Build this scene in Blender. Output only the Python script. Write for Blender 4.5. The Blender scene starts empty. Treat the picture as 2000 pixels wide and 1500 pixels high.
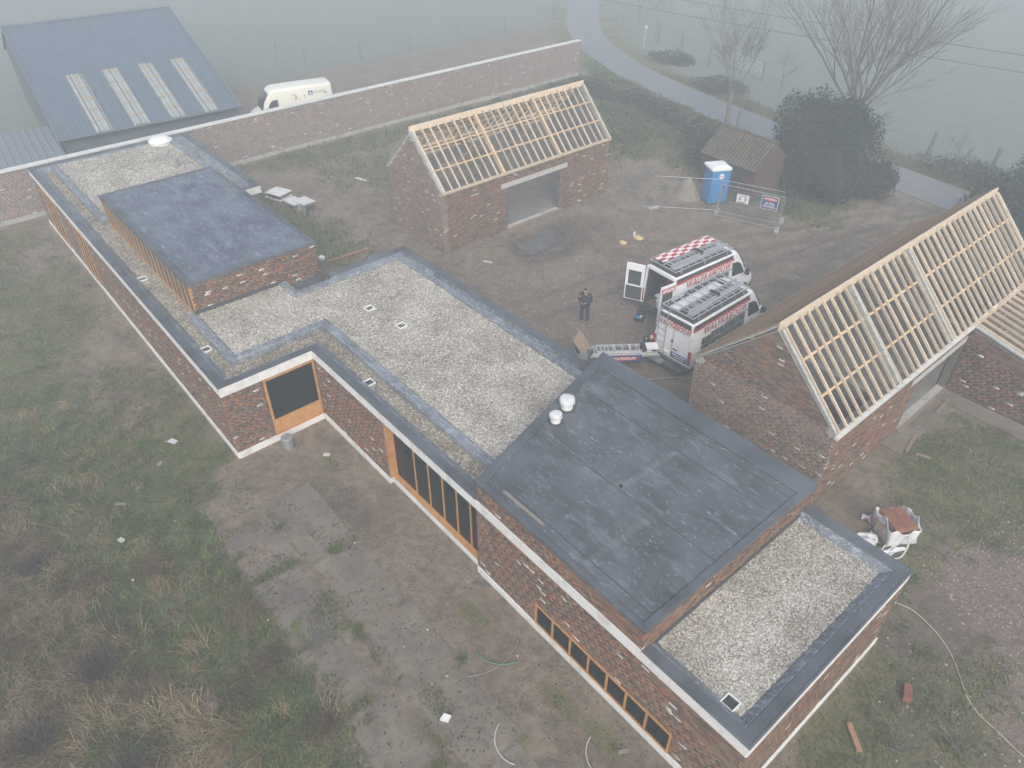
import bpy, bmesh, math, random
import numpy as np
from mathutils import Vector, Matrix
R = math.radians
rng = np.random.default_rng(7)
random.seed(7)
scn = bpy.context.scene
# ------------------------------------------------------------------ camera
CAM = Vector((43.797, -4.428, 18.611)); YAW, PITCH, ROLL, FPX = 2.4352, -0.6660, 0.001, 1440.7
fw = Vector((math.cos(YAW)*math.cos(PITCH), math.sin(YAW)*math.cos(PITCH), math.sin(PITCH)))
rt = Vector((math.sin(YAW), -math.cos(YAW), 0)); up = rt.cross(fw)
rt2 = rt*math.cos(ROLL)+up*math.sin(ROLL); up2 = up*math.cos(ROLL)-rt*math.sin(ROLL)
cd = bpy.data.cameras.new('camera'); cam = bpy.data.objects.new('camera', cd); scn.collection.objects.link(cam)
m = Matrix((rt2, up2, -fw)).transposed().to_4x4(); m.translation = CAM; cam.matrix_world = m
cd.sensor_width = 36; cd.lens = FPX/2000*36; cd.clip_start = 0.1; cd.clip_end = 2000
scn.camera = cam
# ------------------------------------------------------------------ world, sun, exposure
SUN_EL, SUN_AZ = 42, -34          # overcast: a broad, soft sun; azimuth measured from +x towards +y
w = bpy.data.worlds.new('World'); scn.world = w; w.use_nodes = True
nt = w.node_tree; nt.nodes.clear()
sky = nt.nodes.new('ShaderNodeTexSky'); sky.sky_type = 'NISHITA'; sky.sun_disc = False
sky.sun_elevation = R(SUN_EL); sky.sun_rotation = R(90-SUN_AZ); sky.dust_density = 4; sky.air_density = 1.0; sky.ozone_density = 1
bg = nt.nodes.new('ShaderNodeBackground'); bg.inputs[1].default_value = 0.11
wo = nt.nodes.new('ShaderNodeOutputWorld'); nt.links.new(sky.outputs[0], bg.inputs[0]); nt.links.new(bg.outputs[0], wo.inputs[0])
sl = bpy.data.lights.new('sun', 'SUN'); sl.energy = 1.4; sl.angle = R(60); sl.color = (.98, .98, .93)
so = bpy.data.objects.new('sun', sl); scn.collection.objects.link(so)
sd = Vector((math.cos(R(SUN_EL))*math.cos(R(SUN_AZ)), math.cos(R(SUN_EL))*math.sin(R(SUN_AZ)), math.sin(R(SUN_EL))))
so.rotation_euler = sd.to_track_quat('Z', 'Y').to_euler()
vs = scn.view_settings; vs.view_transform = 'Standard'; vs.look = 'None'; vs.exposure = 0.74; vs.gamma = 1
cy = scn.cycles; cy.max_bounces = 8; cy.diffuse_bounces = 3; cy.glossy_bounces = 3; cy.transmission_bounces = 4; cy.volume_bounces = 2; cy.transparent_max_bounces = 12
cy.use_denoising = True; cy.caustics_reflective = False; cy.caustics_refractive = False
HAZE = 0.0060
# ------------------------------------------------------------------ noise
_T = rng.random((256, 256))
def vnoise(x, y, s=0):
    x = np.asarray(x, float)+s*17.3; y = np.asarray(y, float)+s*9.7
    xi = np.floor(x).astype(int); yi = np.floor(y).astype(int); fx = x-xi; fy = y-yi
    fx = fx*fx*(3-2*fx); fy = fy*fy*(3-2*fy)
    g = lambda a, b: _T[a & 255, b & 255]
    return (g(xi, yi)*(1-fx)+g(xi+1, yi)*fx)*(1-fy)+(g(xi, yi+1)*(1-fx)+g(xi+1, yi+1)*fx)*fy
def fbm(x, y, s=0, o=4):
    a = 0; amp = .5; f = 1.
    for k in range(o): a = a+amp*vnoise(x*f, y*f, s+k*3); amp *= .5; f *= 2.03
    return a/(1-.5**o)
def sstep(a, b, x):
    t = np.clip((x-a)/(b-a), 0, 1); return t*t*(3-2*t)
# ------------------------------------------------------------------ materials
MATS = {}
def ramp(nt, fac, stops):
    r = nt.nodes.new('ShaderNodeValToRGB'); e = r.color_ramp.elements
    while len(e) < len(stops): e.new(.5)
    for k, (p, c) in enumerate(stops): e[k].position = p; e[k].color = (*c, 1)
    nt.links.new(fac, r.inputs[0]); return r.outputs[0]
def noise(nt, scale, detail=4, rough=.55, vec=None, dist=0):
    n = nt.nodes.new('ShaderNodeTexNoise'); n.inputs['Scale'].default_value = scale; n.inputs['Detail'].default_value = detail
    n.inputs['Roughness'].default_value = rough; n.inputs['Distortion'].default_value = dist
    if vec: nt.links.new(vec, n.inputs['Vector'])
    return n.outputs['Fac']
def mix(nt, fac, a, b, mode='MIX'):
    n = nt.nodes.new('ShaderNodeMix'); n.data_type = 'RGBA'; n.blend_type = mode
    for s, v in ((n.inputs[0], fac), (n.inputs[6], a), (n.inputs[7], b)):
        if isinstance(v, (int, float)): s.default_value = v
        elif isinstance(v, tuple): s.default_value = (*v, 1)
        else: nt.links.new(v, s)
    return n.outputs[2]
def mth(nt, op, a, b=0.5):
    n = nt.nodes.new('ShaderNodeMath'); n.operation = op
    for s, v in ((n.inputs[0], a), (n.inputs[1], b)):
        if isinstance(v, (int, float)): s.default_value = v
        else: nt.links.new(v, s)
    return n.outputs[0]
def newmat(name):
    m = bpy.data.materials.new(name); m.use_nodes = True; nt = m.node_tree; MATS[name] = m
    return m, nt, nt.nodes['Principled BSDF']
def objco(nt, world=True):
    if world: return nt.nodes.new('ShaderNodeNewGeometry').outputs['Position']
    return nt.nodes.new('ShaderNodeTexCoord').outputs['Object']
def bump(nt, b, h, strength=.3, dist=.02):
    n = nt.nodes.new('ShaderNodeBump'); n.inputs['Strength'].default_value = strength; n.inputs['Distance'].default_value = dist
    nt.links.new(h, n.inputs['Height']); nt.links.new(n.outputs[0], b.inputs['Normal'])
def simple(name, col, rough=.7, var=.25, scale=6, metal=0., bmp=0., spec=.5, dirt=None, orand=0):
    m, nt, b = newmat(name); P = objco(nt)
    f = noise(nt, scale, 5, .6, P)
    lo = tuple(c*(1-var) for c in col); hi = tuple(min(c*(1+var), .95) for c in col)
    c = ramp(nt, f, [(.3, lo), (.7, hi)])
    if dirt:
        f2 = noise(nt, dirt[1], 5, .65, P); c = mix(nt, ramp(nt, f2, [(.5, (0, 0, 0)), (.72, (1, 1, 1))]), c, dirt[0])
    if orand: c = mix(nt, 1., c, ramp(nt, nt.nodes.new('ShaderNodeObjectInfo').outputs['Random'], [(0, (1-orand,)*3), (1, (1+orand*.4,)*3)]), 'MULTIPLY')
    nt.links.new(c, b.inputs['Base Color']); b.inputs['Roughness'].default_value = rough; b.inputs['Metallic'].default_value = metal
    b.inputs['Specular IOR Level'].default_value = spec
    if bmp: bump(nt, b, noise(nt, scale*4, 4, .6, P), bmp, .02)
    return m
def attr(nt, name='Col'):
    a = nt.nodes.new('ShaderNodeAttribute'); a.attribute_name = name; return a
def colmat(name, rough=.85, var=.2, scale=30, bmp=.2, trans=False):
    m, nt, b = newmat(name); P = objco(nt); f = noise(nt, scale, 4, .6, P)
    c = mix(nt, 1., attr(nt).outputs['Color'], ramp(nt, f, [(.25, (1-var,)*3), (.75, (1+var,)*3)]), 'MULTIPLY')
    nt.links.new(c, b.inputs['Base Color']); b.inputs['Roughness'].default_value = rough; b.inputs['Specular IOR Level'].default_value = .3
    if bmp: bump(nt, b, noise(nt, scale*3, 4, .6, P), bmp, .01)
    return m
colmat('brick', .9, .22, 28, .3)
colmat('pebble', .8, .12, 60, 0)
colmat('leaf', .7, .15, 9, 0)
def _leaf():
    nt = MATS['leaf'].node_tree; b = nt.nodes['Principled BSDF']; o = nt.nodes['Material Output']; t = nt.nodes.new('ShaderNodeBsdfTranslucent'); mx = nt.nodes.new('ShaderNodeMixShader'); mx.inputs[0].default_value = .4
    nt.links.new(b.inputs['Base Color'].links[0].from_socket, t.inputs[0]); nt.links.new(b.outputs[0], mx.inputs[1]); nt.links.new(t.outputs[0], mx.inputs[2]); nt.links.new(mx.outputs[0], o.inputs['Surface'])
_leaf()
simple('mortar_light', (.42, .40, .385), .95, .2, 3, bmp=.2)
simple('mortar_dark', (.13, .115, .105), .95, .3, 4, bmp=.2)
simple('block_grey', (.20, .195, .185), .95, .15, 2, bmp=.15)
simple('concrete_band', (.76, .76, .745), .8, .05, 1.5, bmp=.05, dirt=((.55, .54, .52), 2.3))
simple('concrete', (.40, .395, .375), .9, .15, 2.5, bmp=.15, dirt=((.24, .23, .2), 1.7))
simple('barn_floor', (.19, .18, .165), .7, .25, 1.2, bmp=.1)
simple('lintel', (.50, .49, .46), .85, .1, 2, bmp=.1, dirt=((.33, .32, .29), 2))
simple('coping', (.62, .62, .60), .85, .1, 2, bmp=.1)
simple('wood_new', (.58, .42, .25), .7, .14, 9, orand=.3)
simple('wood_rafter', (.70, .575, .43), .72, .14, 7, orand=.28)
simple('wood_frame', (.50, .255, .085), .55, .18, 5)
simple('wood_panel', (.56, .29, .09), .55, .16, 4)
simple('wood_old', (.24, .18, .12), .85, .25, 6, bmp=.2)
simple('batten', (.52, .33, .20), .8, .2, 5, orand=.35)
simple('membrane', (.42, .43, .40), .7, .15, 5, dirt=((.2, .2, .19), 6))
simple('underlay', (.17, .105, .065), .9, .2, 3)
def epdm(name, base, scuff, amount, sc=1.6):
    m, nt, b = newmat(name); P = objco(nt)
    mp = nt.nodes.new('ShaderNodeMapping'); mp.inputs['Scale'].default_value = (.55, 1.5, 1); mp.inputs['Rotation'].default_value = (0, 0, .5); nt.links.new(P, mp.inputs[0])
    c = ramp(nt, noise(nt, .8, 4, .6, P), [(.3, tuple(x*.65 for x in base)), (.7, tuple(x*1.5 for x in base))])
    c = mix(nt, ramp(nt, noise(nt, sc, 8, .7, mp.outputs[0], .6), [(amount, (0, 0, 0)), (amount+.16, (.55,)*3)]), c, scuff)
    c = mix(nt, ramp(nt, noise(nt, sc*4, 6, .75, mp.outputs[0], 1.2), [(amount+.04, (0, 0, 0)), (amount+.12, (.75,)*3)]), c, tuple(min(x*1.3, .8) for x in scuff))
    nt.links.new(c, b.inputs['Base Color']); nt.links.new(ramp(nt, noise(nt, .9, 5, .6, P), [(.35, (.3,)*3), (.65, (.62,)*3)]), b.inputs['Roughness']); b.inputs['Specular IOR Level'].default_value = .5
    bump(nt, b, noise(nt, 5, 4, .6, P), .12, .02)
epdm('epdm', (.080, .087, .097), (.25, .27, .295), .53)
epdm('epdm_patch', (.105, .113, .122), (.27, .29, .32), .53)
epdm('epdm_far', (.09, .103, .128), (.24, .27, .33), .51)
epdm('bitumen', (.085, .093, .105), (.34, .38, .43), .60, 3)
epdm('bitumen_flaked', (.12, .135, .155), (.42, .45, .49), .49, 3.2)
simple('epdm_seam', (.058, .064, .073), .55, .25, 6)
def gravelmat(name, lo, hi, sc):
    m, nt, b = newmat(name); P = objco(nt)
    v = nt.nodes.new('ShaderNodeTexVoronoi'); v.inputs['Scale'].default_value = sc; nt.links.new(P, v.inputs['Vector'])
    sep = nt.nodes.new('ShaderNodeSeparateColor'); nt.links.new(v.outputs['Color'], sep.inputs[0])
    big = noise(nt, 1.0, 4, .6, P)
    c = ramp(nt, sep.outputs[0], [(0, lo), (.5, tuple((a+b)/2 for a, b in zip(lo, hi))), (1, hi)])
    c = mix(nt, 1., c, ramp(nt, big, [(.3, (.82, .8, .77)), (.65, (1.06, 1.06, 1.06))]), 'MULTIPLY')
    nt.links.new(c, b.inputs['Base Color']); b.inputs['Roughness'].default_value = .9; b.inputs['Specular IOR Level'].default_value = .2
    bump(nt, b, v.outputs['Distance'], .8, .02)
gravelmat('gravel_light', (.27, .25, .215), (.50, .475, .43), 34)
gravelmat('gravel_tan', (.15, .132, .105), (.37, .335, .28), 34)
simple('white_paint', (.86, .87, .88), .3, .03, 2, spec=.5)
simple('white_plastic', (.80, .81, .80), .5, .05, 5)
simple('cream_paint', (.78, .77, .68), .35, .03, 2)
simple('black_plastic', (.03, .031, .033), .6, .2, 5)
simple('dark_grey', (.07, .075, .08), .6, .15, 5)
simple('tyre', (.025, .025, .026), .85, .2, 9)
simple('rim', (.42, .43, .44), .4, .1, 5, metal=.6)
simple('aluminium', (.62, .63, .64), .42, .1, 9, metal=.55)
simple('galvanised', (.34, .355, .37), .5, .12, 9, metal=.4)
simple('red_paint', (.52, .03, .035), .45, .06, 4)
simple('blue_paint', (.03, .075, .24), .45, .06, 4)
simple('toilet_blue', (.03, .24, .52), .45, .07, 3)
simple('lamp_red', (.35, .02, .02), .25, .1, 5)
simple('photo_dark', (.085, .095, .095), .4, .6, 5, dirt=((.3, .31, .27), 4))
simple('skin', (.48, .29, .21), .6, .08, 20)
simple('hair', (.045, .03, .02), .8, .3, 40)
simple('hair_grey', (.36, .35, .34), .85, .2, 40)
simple('cloth_navy', (.022, .027, .038), .9, .25, 9)
simple('cloth_trouser', (.042, .046, .056), .9, .35, 6)
simple('terracotta', (.30, .125, .075), .85, .2, 7, bmp=.2)
simple('plastic_sheet', (.66, .67, .68), .35, .1, 4)
simple('plastic_purple', (.42, .27, .36), .4, .35, 7, dirt=((.66, .66, .66), 5))
simple('foam_yellow', (.62, .48, .24), .85, .15, 9, bmp=.3)
simple('asphalt', (.19, .197, .203), .75, .12, 1.2, bmp=.1)
simple('metal_roof', (.105, .135, .175), .45, .06, .6)
simple('metal_roof_low', (.17, .19, .22), .5, .08, .8)
simple('metal_wall', (.10, .12, .14), .55, .08, .8)  # lightened so the distant shed walls look fogged; haze in the colour
simple('rooflight', (.36, .38, .35), .35, .1, 2)
simple('purlin_orange', (.46, .33, .16), .7, .15, 6)
simple('bark', (.17, .16, .135), .95, .3, 5, bmp=.4)  # paler than real bark: distance haze on the far trees painted in
simple('twig_dark', (.075, .06, .05), .95, .3, 5)
simple('bark_pale', (.20, .19, .155), .95, .25, 5, bmp=.3)
simple('roof_tile', (.09, .075, .055), .9, .35, 2.2, bmp=.3, dirt=((.10, .11, .06), 1.6))
simple('brick_old', (.095, .06, .048), .9, .3, 6, bmp=.3)
simple('sand', (.24, .215, .18), .95, .15, 5, bmp=.3)
simple('green_plastic', (.025, .07, .05), .5, .15, 4)
simple('hose_green', (.10, .19, .13), .5, .1, 4)
simple('hose_white', (.52, .53, .54), .45, .08, 4)
simple('rope', (.55, .50, .38), .85, .12, 20)
simple('soil', (.15, .12, .095), .95, .3, 3, bmp=.5)
simple('plank_orange', (.36, .19, .105), .8, .2, 5)
simple('plywood', (.36, .27, .19), .75, .12, 5)
simple('cable_black', (.03, .03, .03), .7, .1, 5)
def glass(name, col, rough=.06, spec=.35):
    m, nt, b = newmat(name); b.inputs['Base Color'].default_value = (*col, 1); b.inputs['Roughness'].default_value = rough; b.inputs['Specular IOR Level'].default_value = spec
    nt.links.new(ramp(nt, noise(nt, 2.5, 3, .5, objco(nt)), [(.3, tuple(c*.75 for c in col)), (.7, tuple(c*1.3 for c in col))]), b.inputs['Base Color'])
glass('glass_dark', (.010, .012, .012), .12, .05); glass('glass_film', (.07, .075, .078), .3); glass('glass_car', (.03, .037, .042)); glass('water', (.10, .09, .078), .015, .9)
glass('screen', (.02, .02, .02))
def slabmat():
    m, nt, b = newmat('slab'); P = objco(nt)
    c = ramp(nt, noise(nt, 1.1, 5, .6, P), [(.3, (.145, .12, .092)), (.7, (.23, .195, .155))])
    c = mix(nt, ramp(nt, noise(nt, 5, 6, .7, P), [(.53, (0,)*3), (.66, (.8,)*3)]), c, (.085, .073, .062))
    c = mix(nt, ramp(nt, noise(nt, .7, 5, .65, P), [(.5, (0,)*3), (.68, (.85,)*3)]), c, (.10, .088, .078))
    c = mix(nt, ramp(nt, noise(nt, 11, 6, .75, P), [(.56, (0,)*3), (.66, (.7,)*3)]), c, (.05, .045, .04))
    nt.links.new(c, b.inputs['Base Color']); b.inputs['Roughness'].default_value = .9
    bump(nt, b, noise(nt, 9, 5, .65, P), .3, .02)
slabmat()
def groundmat():
    m, nt, b = newmat('ground'); P = objco(nt)
    a = attr(nt, 'Mask'); sp = nt.nodes.new('ShaderNodeSeparateColor'); nt.links.new(a.outputs['Color'], sp.inputs[0])
    g, fld, rub = sp.outputs[0], sp.outputs[1], sp.outputs[2]; wet = a.outputs['Alpha']
    n1 = noise(nt, .55, 6, .62, P); n2 = noise(nt, 3.2, 6, .65, P); n3 = noise(nt, 14, 5, .7, P); n4 = noise(nt, 1.3, 5, .6, P, .6)
    mud = ramp(nt, n1, [(.25, (.142, .109, .078)), (.5, (.215, .172, .128)), (.75, (.286, .235, .18))])
    mud = mix(nt, 1., mud, ramp(nt, n2, [(.25, (.6,)*3), (.75, (1.3,)*3)]), 'MULTIPLY')
    mud = mix(nt, ramp(nt, n4, [(.54, (0,)*3), (.66, (.7,)*3)]), mud, (.105, .09, .075))
    v = nt.nodes.new('ShaderNodeTexVoronoi'); v.inputs['Scale'].default_value = 24; nt.links.new(P, v.inputs['Vector'])
    vs_ = nt.nodes.new('ShaderNodeSeparateColor'); nt.links.new(v.outputs['Color'], vs_.inputs[0])
    rubc = ramp(nt, vs_.outputs[0], [(0, (.12, .095, .08)), (.35, (.19, .13, .105)), (.6, (.24, .17, .14)), (.8, (.20, .185, .165)), (.95, (.34, .31, .28))])
    mud = mix(nt, mth(nt, 'MULTIPLY', rub, .7), mud, rubc)
    gr = ramp(nt, n2, [(.25, (.095, .098, .042)), (.5, (.14, .145, .06)), (.75, (.195, .185, .09))])
    gr = mix(nt, ramp(nt, n1, [(.45, (0,)*3), (.65, (.7,)*3)]), gr, (.165, .14, .085))
    gr = mix(nt, 1., gr, ramp(nt, n3, [(.3, (.6,)*3), (.7, (1.35,)*3)]), 'MULTIPLY')
    gm = mth(nt, 'ADD', g, mth(nt, 'MULTIPLY', mth(nt, 'SUBTRACT', n3, .5), 1.1))
    gm = mth(nt, 'ADD', gm, mth(nt, 'MULTIPLY', mth(nt, 'SUBTRACT', n2, .5), 1.0))
    c = mix(nt, ramp(nt, gm, [(.4, (0,)*3), (.62, (1,)*3)]), mud, gr)
    fc = ramp(nt, n1, [(.3, (.155, .185, .155)), (.7, (.19, .215, .18))]); fc = mix(nt, 1., fc, ramp(nt, n2, [(.3, (.85,)*3), (.7, (1.15,)*3)]), 'MULTIPLY')  # field paled to a blue-grey green: extra fog veil put into its colour
    c = mix(nt, fld, c, fc)
    c = mix(nt, wet, c, mix(nt, 1., c, (.5, .5, .5), 'MULTIPLY'))
    nt.links.new(c, b.inputs['Base Color'])
    ro = nt.nodes.new('ShaderNodeMapRange'); ro.inputs[3].default_value = .95; ro.inputs[4].default_value = .45; nt.links.new(wet, ro.inputs[0]); nt.links.new(ro.outputs[0], b.inputs['Roughness'])
    b.inputs['Specular IOR Level'].default_value = .3
    bump(nt, b, mth(nt, 'ADD', n2, mth(nt, 'MULTIPLY', n3, .6)), .9, .08)
groundmat()
# ------------------------------------------------------------------ mesh helpers
COL = scn.collection
class MB:
    def __init__(s): s.v = []; s.f = []; s.mi = []; s.k = 0
    def add(s, vs, fs):
        n = len(s.v); s.v += [tuple(x) for x in vs]; s.f += [tuple(i+n for i in f) for f in fs]; s.mi += [s.k]*len(fs); return s
    def box(s, x0, x1, y0, y1, z0, z1):
        return s.hexa([(x0, y0, z0), (x1, y0, z0), (x1, y1, z0), (x0, y1, z0), (x0, y0, z1), (x1, y0, z1), (x1, y1, z1), (x0, y1, z1)])
    def hexa(s, v): return s.add(v, [(3, 2, 1, 0), (4, 5, 6, 7), (0, 1, 5, 4), (1, 2, 6, 5), (2, 3, 7, 6), (3, 0, 4, 7)])
    def bar(s, a, b, wd, ht, upv=(0, 0, 1)):        # rectangular bar from a to b
        a = Vector(a); b = Vector(b); d = (b-a).normalized(); u = Vector(upv)
        if abs(d.dot(u)) > .99: u = Vector((1, 0, 0))
        x = d.cross(u).normalized(); y = x.cross(d); x *= wd/2; y *= ht/2
        return s.hexa([a-x-y, a+x-y, a+x+y, a-x+y, b-x-y, b+x-y, b+x+y, b-x+y])
    def prism(s, poly, z0, z1, taper=None):
        n = len(poly); A = sum(poly[i][0]*poly[(i+1) % n][1]-poly[(i+1) % n][0]*poly[i][1] for i in range(n))
        if A < 0: poly = poly[::-1]
        vs = [(p[0], p[1], z0) for p in poly]+[(p[0], p[1], z1) for p in poly]
        return s.add(vs, [tuple(range(n))[::-1], tuple(range(n, 2*n))]+[(i, (i+1) % n, n+(i+1) % n, n+i) for i in range(n)])
    def quad(s, *p): return s.add(p, [tuple(range(len(p)))])
    def tube(s, pts, rad, n=8, cap=True):
        pts = [Vector(p) for p in pts]; m_ = len(pts)
        if not hasattr(rad, '__len__'): rad = [rad]*m_
        vs = []; px = None
        for i, p in enumerate(pts):
            d = (pts[min(i+1, m_-1)]-pts[max(i-1, 0)]); d = d.normalized() if d.length > 1e-9 else Vector((0, 0, 1))
            if px is None: px = d.orthogonal().normalized()
            px = (px-d*px.dot(d)); px = px.normalized() if px.length > 1e-6 else d.orthogonal().normalized(); py = d.cross(px)
            for k in range(n):
                a = 2*math.pi*k/n; vs.append(p+(px*math.cos(a)+py*math.sin(a))*rad[i])
        fs = [(i*n+k, i*n+(k+1) % n, (i+1)*n+(k+1) % n, (i+1)*n+k) for i in range(m_-1) for k in range(n)]
        if cap: fs += [tuple(range(n))[::-1], tuple((m_-1)*n+k for k in range(n))]
        return s.add(vs, fs)
    def lathe(s, prof, c=(0, 0, 0), n=16, jit=0):
        vs = []; c = Vector(c)
        for r_, z in prof:
            for k in range(n):
                a = 2*math.pi*k/n; rr = r_*(1+jit*(random.random()-.5)); vs.append(c+Vector((rr*math.cos(a), rr*math.sin(a), z)))
        m_ = len(prof)
        fs = [(i*n+k, i*n+(k+1) % n, (i+1)*n+(k+1) % n, (i+1)*n+k) for i in range(m_-1) for k in range(n)]
        fs += [tuple(range(n))[::-1], tuple((m_-1)*n+k for k in range(n))]
        return s.add(vs, fs)
    def mesh(s, name, mats):
        me = bpy.data.meshes.new(name); me.from_pydata(s.v, [], s.f)
        for mm in (mats if isinstance(mats, (list, tuple)) else [mats]): me.materials.append(MATS[mm])
        if any(s.mi): me.polygons.foreach_set('material_index', s.mi)
        me.update(); return me
    def build(s, name, mats, parent=None, smooth=False, bevel=0):
        me = s.mesh(name, mats)
        if smooth:
            me.polygons.foreach_set('use_smooth', [True]*len(me.polygons))
        o = link(name, me, parent)
        if bevel:
            b = o.modifiers.new('bevel', 'BEVEL'); b.width = bevel; b.segments = 2; b.limit_method = 'ANGLE'
        return o
def link(name, data, parent=None):
    o = bpy.data.objects.new(name, data); COL.objects.link(o)
    if parent is not None:
        o.parent = parent
    return o
def tag(o, label=None, cat=None, group=None, kind=None):
    for k, v in (('label', label), ('category', cat), ('group', group), ('kind', kind)):
        if v: o[k] = v
    return o
def empty(name, loc, rz=0, label=None, cat=None, group=None):
    o = link(name, None); o.location = loc; o.rotation_euler = (0, 0, rz); o.empty_display_size = .2
    return tag(o, label, cat, group)
def copy_tree(o, parent=None):
    c = o.copy(); COL.objects.link(c); c.parent = parent
    for ch in list(o.children): copy_tree(ch, c)
    return c
def npmesh(name, V, F, mat, cols=None, parent=None):    # V (n,3), F (m,k) arrays
    me = bpy.data.meshes.new(name); k = F.shape[1]
    me.vertices.add(len(V)); me.vertices.foreach_set('co', V.astype(np.float32).ravel())
    me.loops.add(F.size); me.loops.foreach_set('vertex_index', F.astype(np.int32).ravel())
    me.polygons.add(len(F)); me.polygons.foreach_set('loop_start', np.arange(0, F.size, k, dtype=np.int32)); me.polygons.foreach_set('loop_total', np.full(len(F), k, np.int32))
    if cols is not None:
        ca = me.color_attributes.new('Col', 'FLOAT_COLOR', 'POINT'); c4 = np.ones((len(V), 4), np.float32); c4[:, :3] = cols; ca.data.foreach_set('color', c4.ravel())
    me.materials.append(MATS[mat]); me.update(calc_edges=True); return link(name, me, parent)
def text(body, size, name, mat, parent, M, bold=0., shear=0., extr=.004, fitw=None, sp=1.):
    cu = bpy.data.curves.new(name, 'FONT'); cu.body = body; cu.size = size; cu.align_x = 'CENTER'; cu.align_y = 'CENTER'; cu.offset = bold; cu.shear = shear; cu.extrude = extr; cu.space_character = sp
    t = bpy.data.objects.new(name, cu); COL.objects.link(t)
    dg = bpy.context.evaluated_depsgraph_get(); me = bpy.data.meshes.new_from_object(t.evaluated_get(dg)); bpy.data.objects.remove(t)
    if fitw:
        xs = [v.co.x for v in me.vertices]; s_ = fitw/(max(xs)-min(xs)); me.transform(Matrix.Diagonal((s_, 1, 1, 1)))
    me.materials.clear(); me.materials.append(MATS[mat]); o = link(name, me, parent); o.matrix_local = M; return o
def frame_m(origin, xdir, ydir):
    x = Vector(xdir).normalized(); y = Vector(ydir).normalized(); z = x.cross(y)
    M = Matrix((x, y, z)).transposed().to_4x4(); M.translation = Vector(origin); return M
def instance_box(name, x, y, z, mat): return MB().box(-x/2, x/2, -y/2, y/2, -z/2, z/2).mesh(name, mat)
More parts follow.
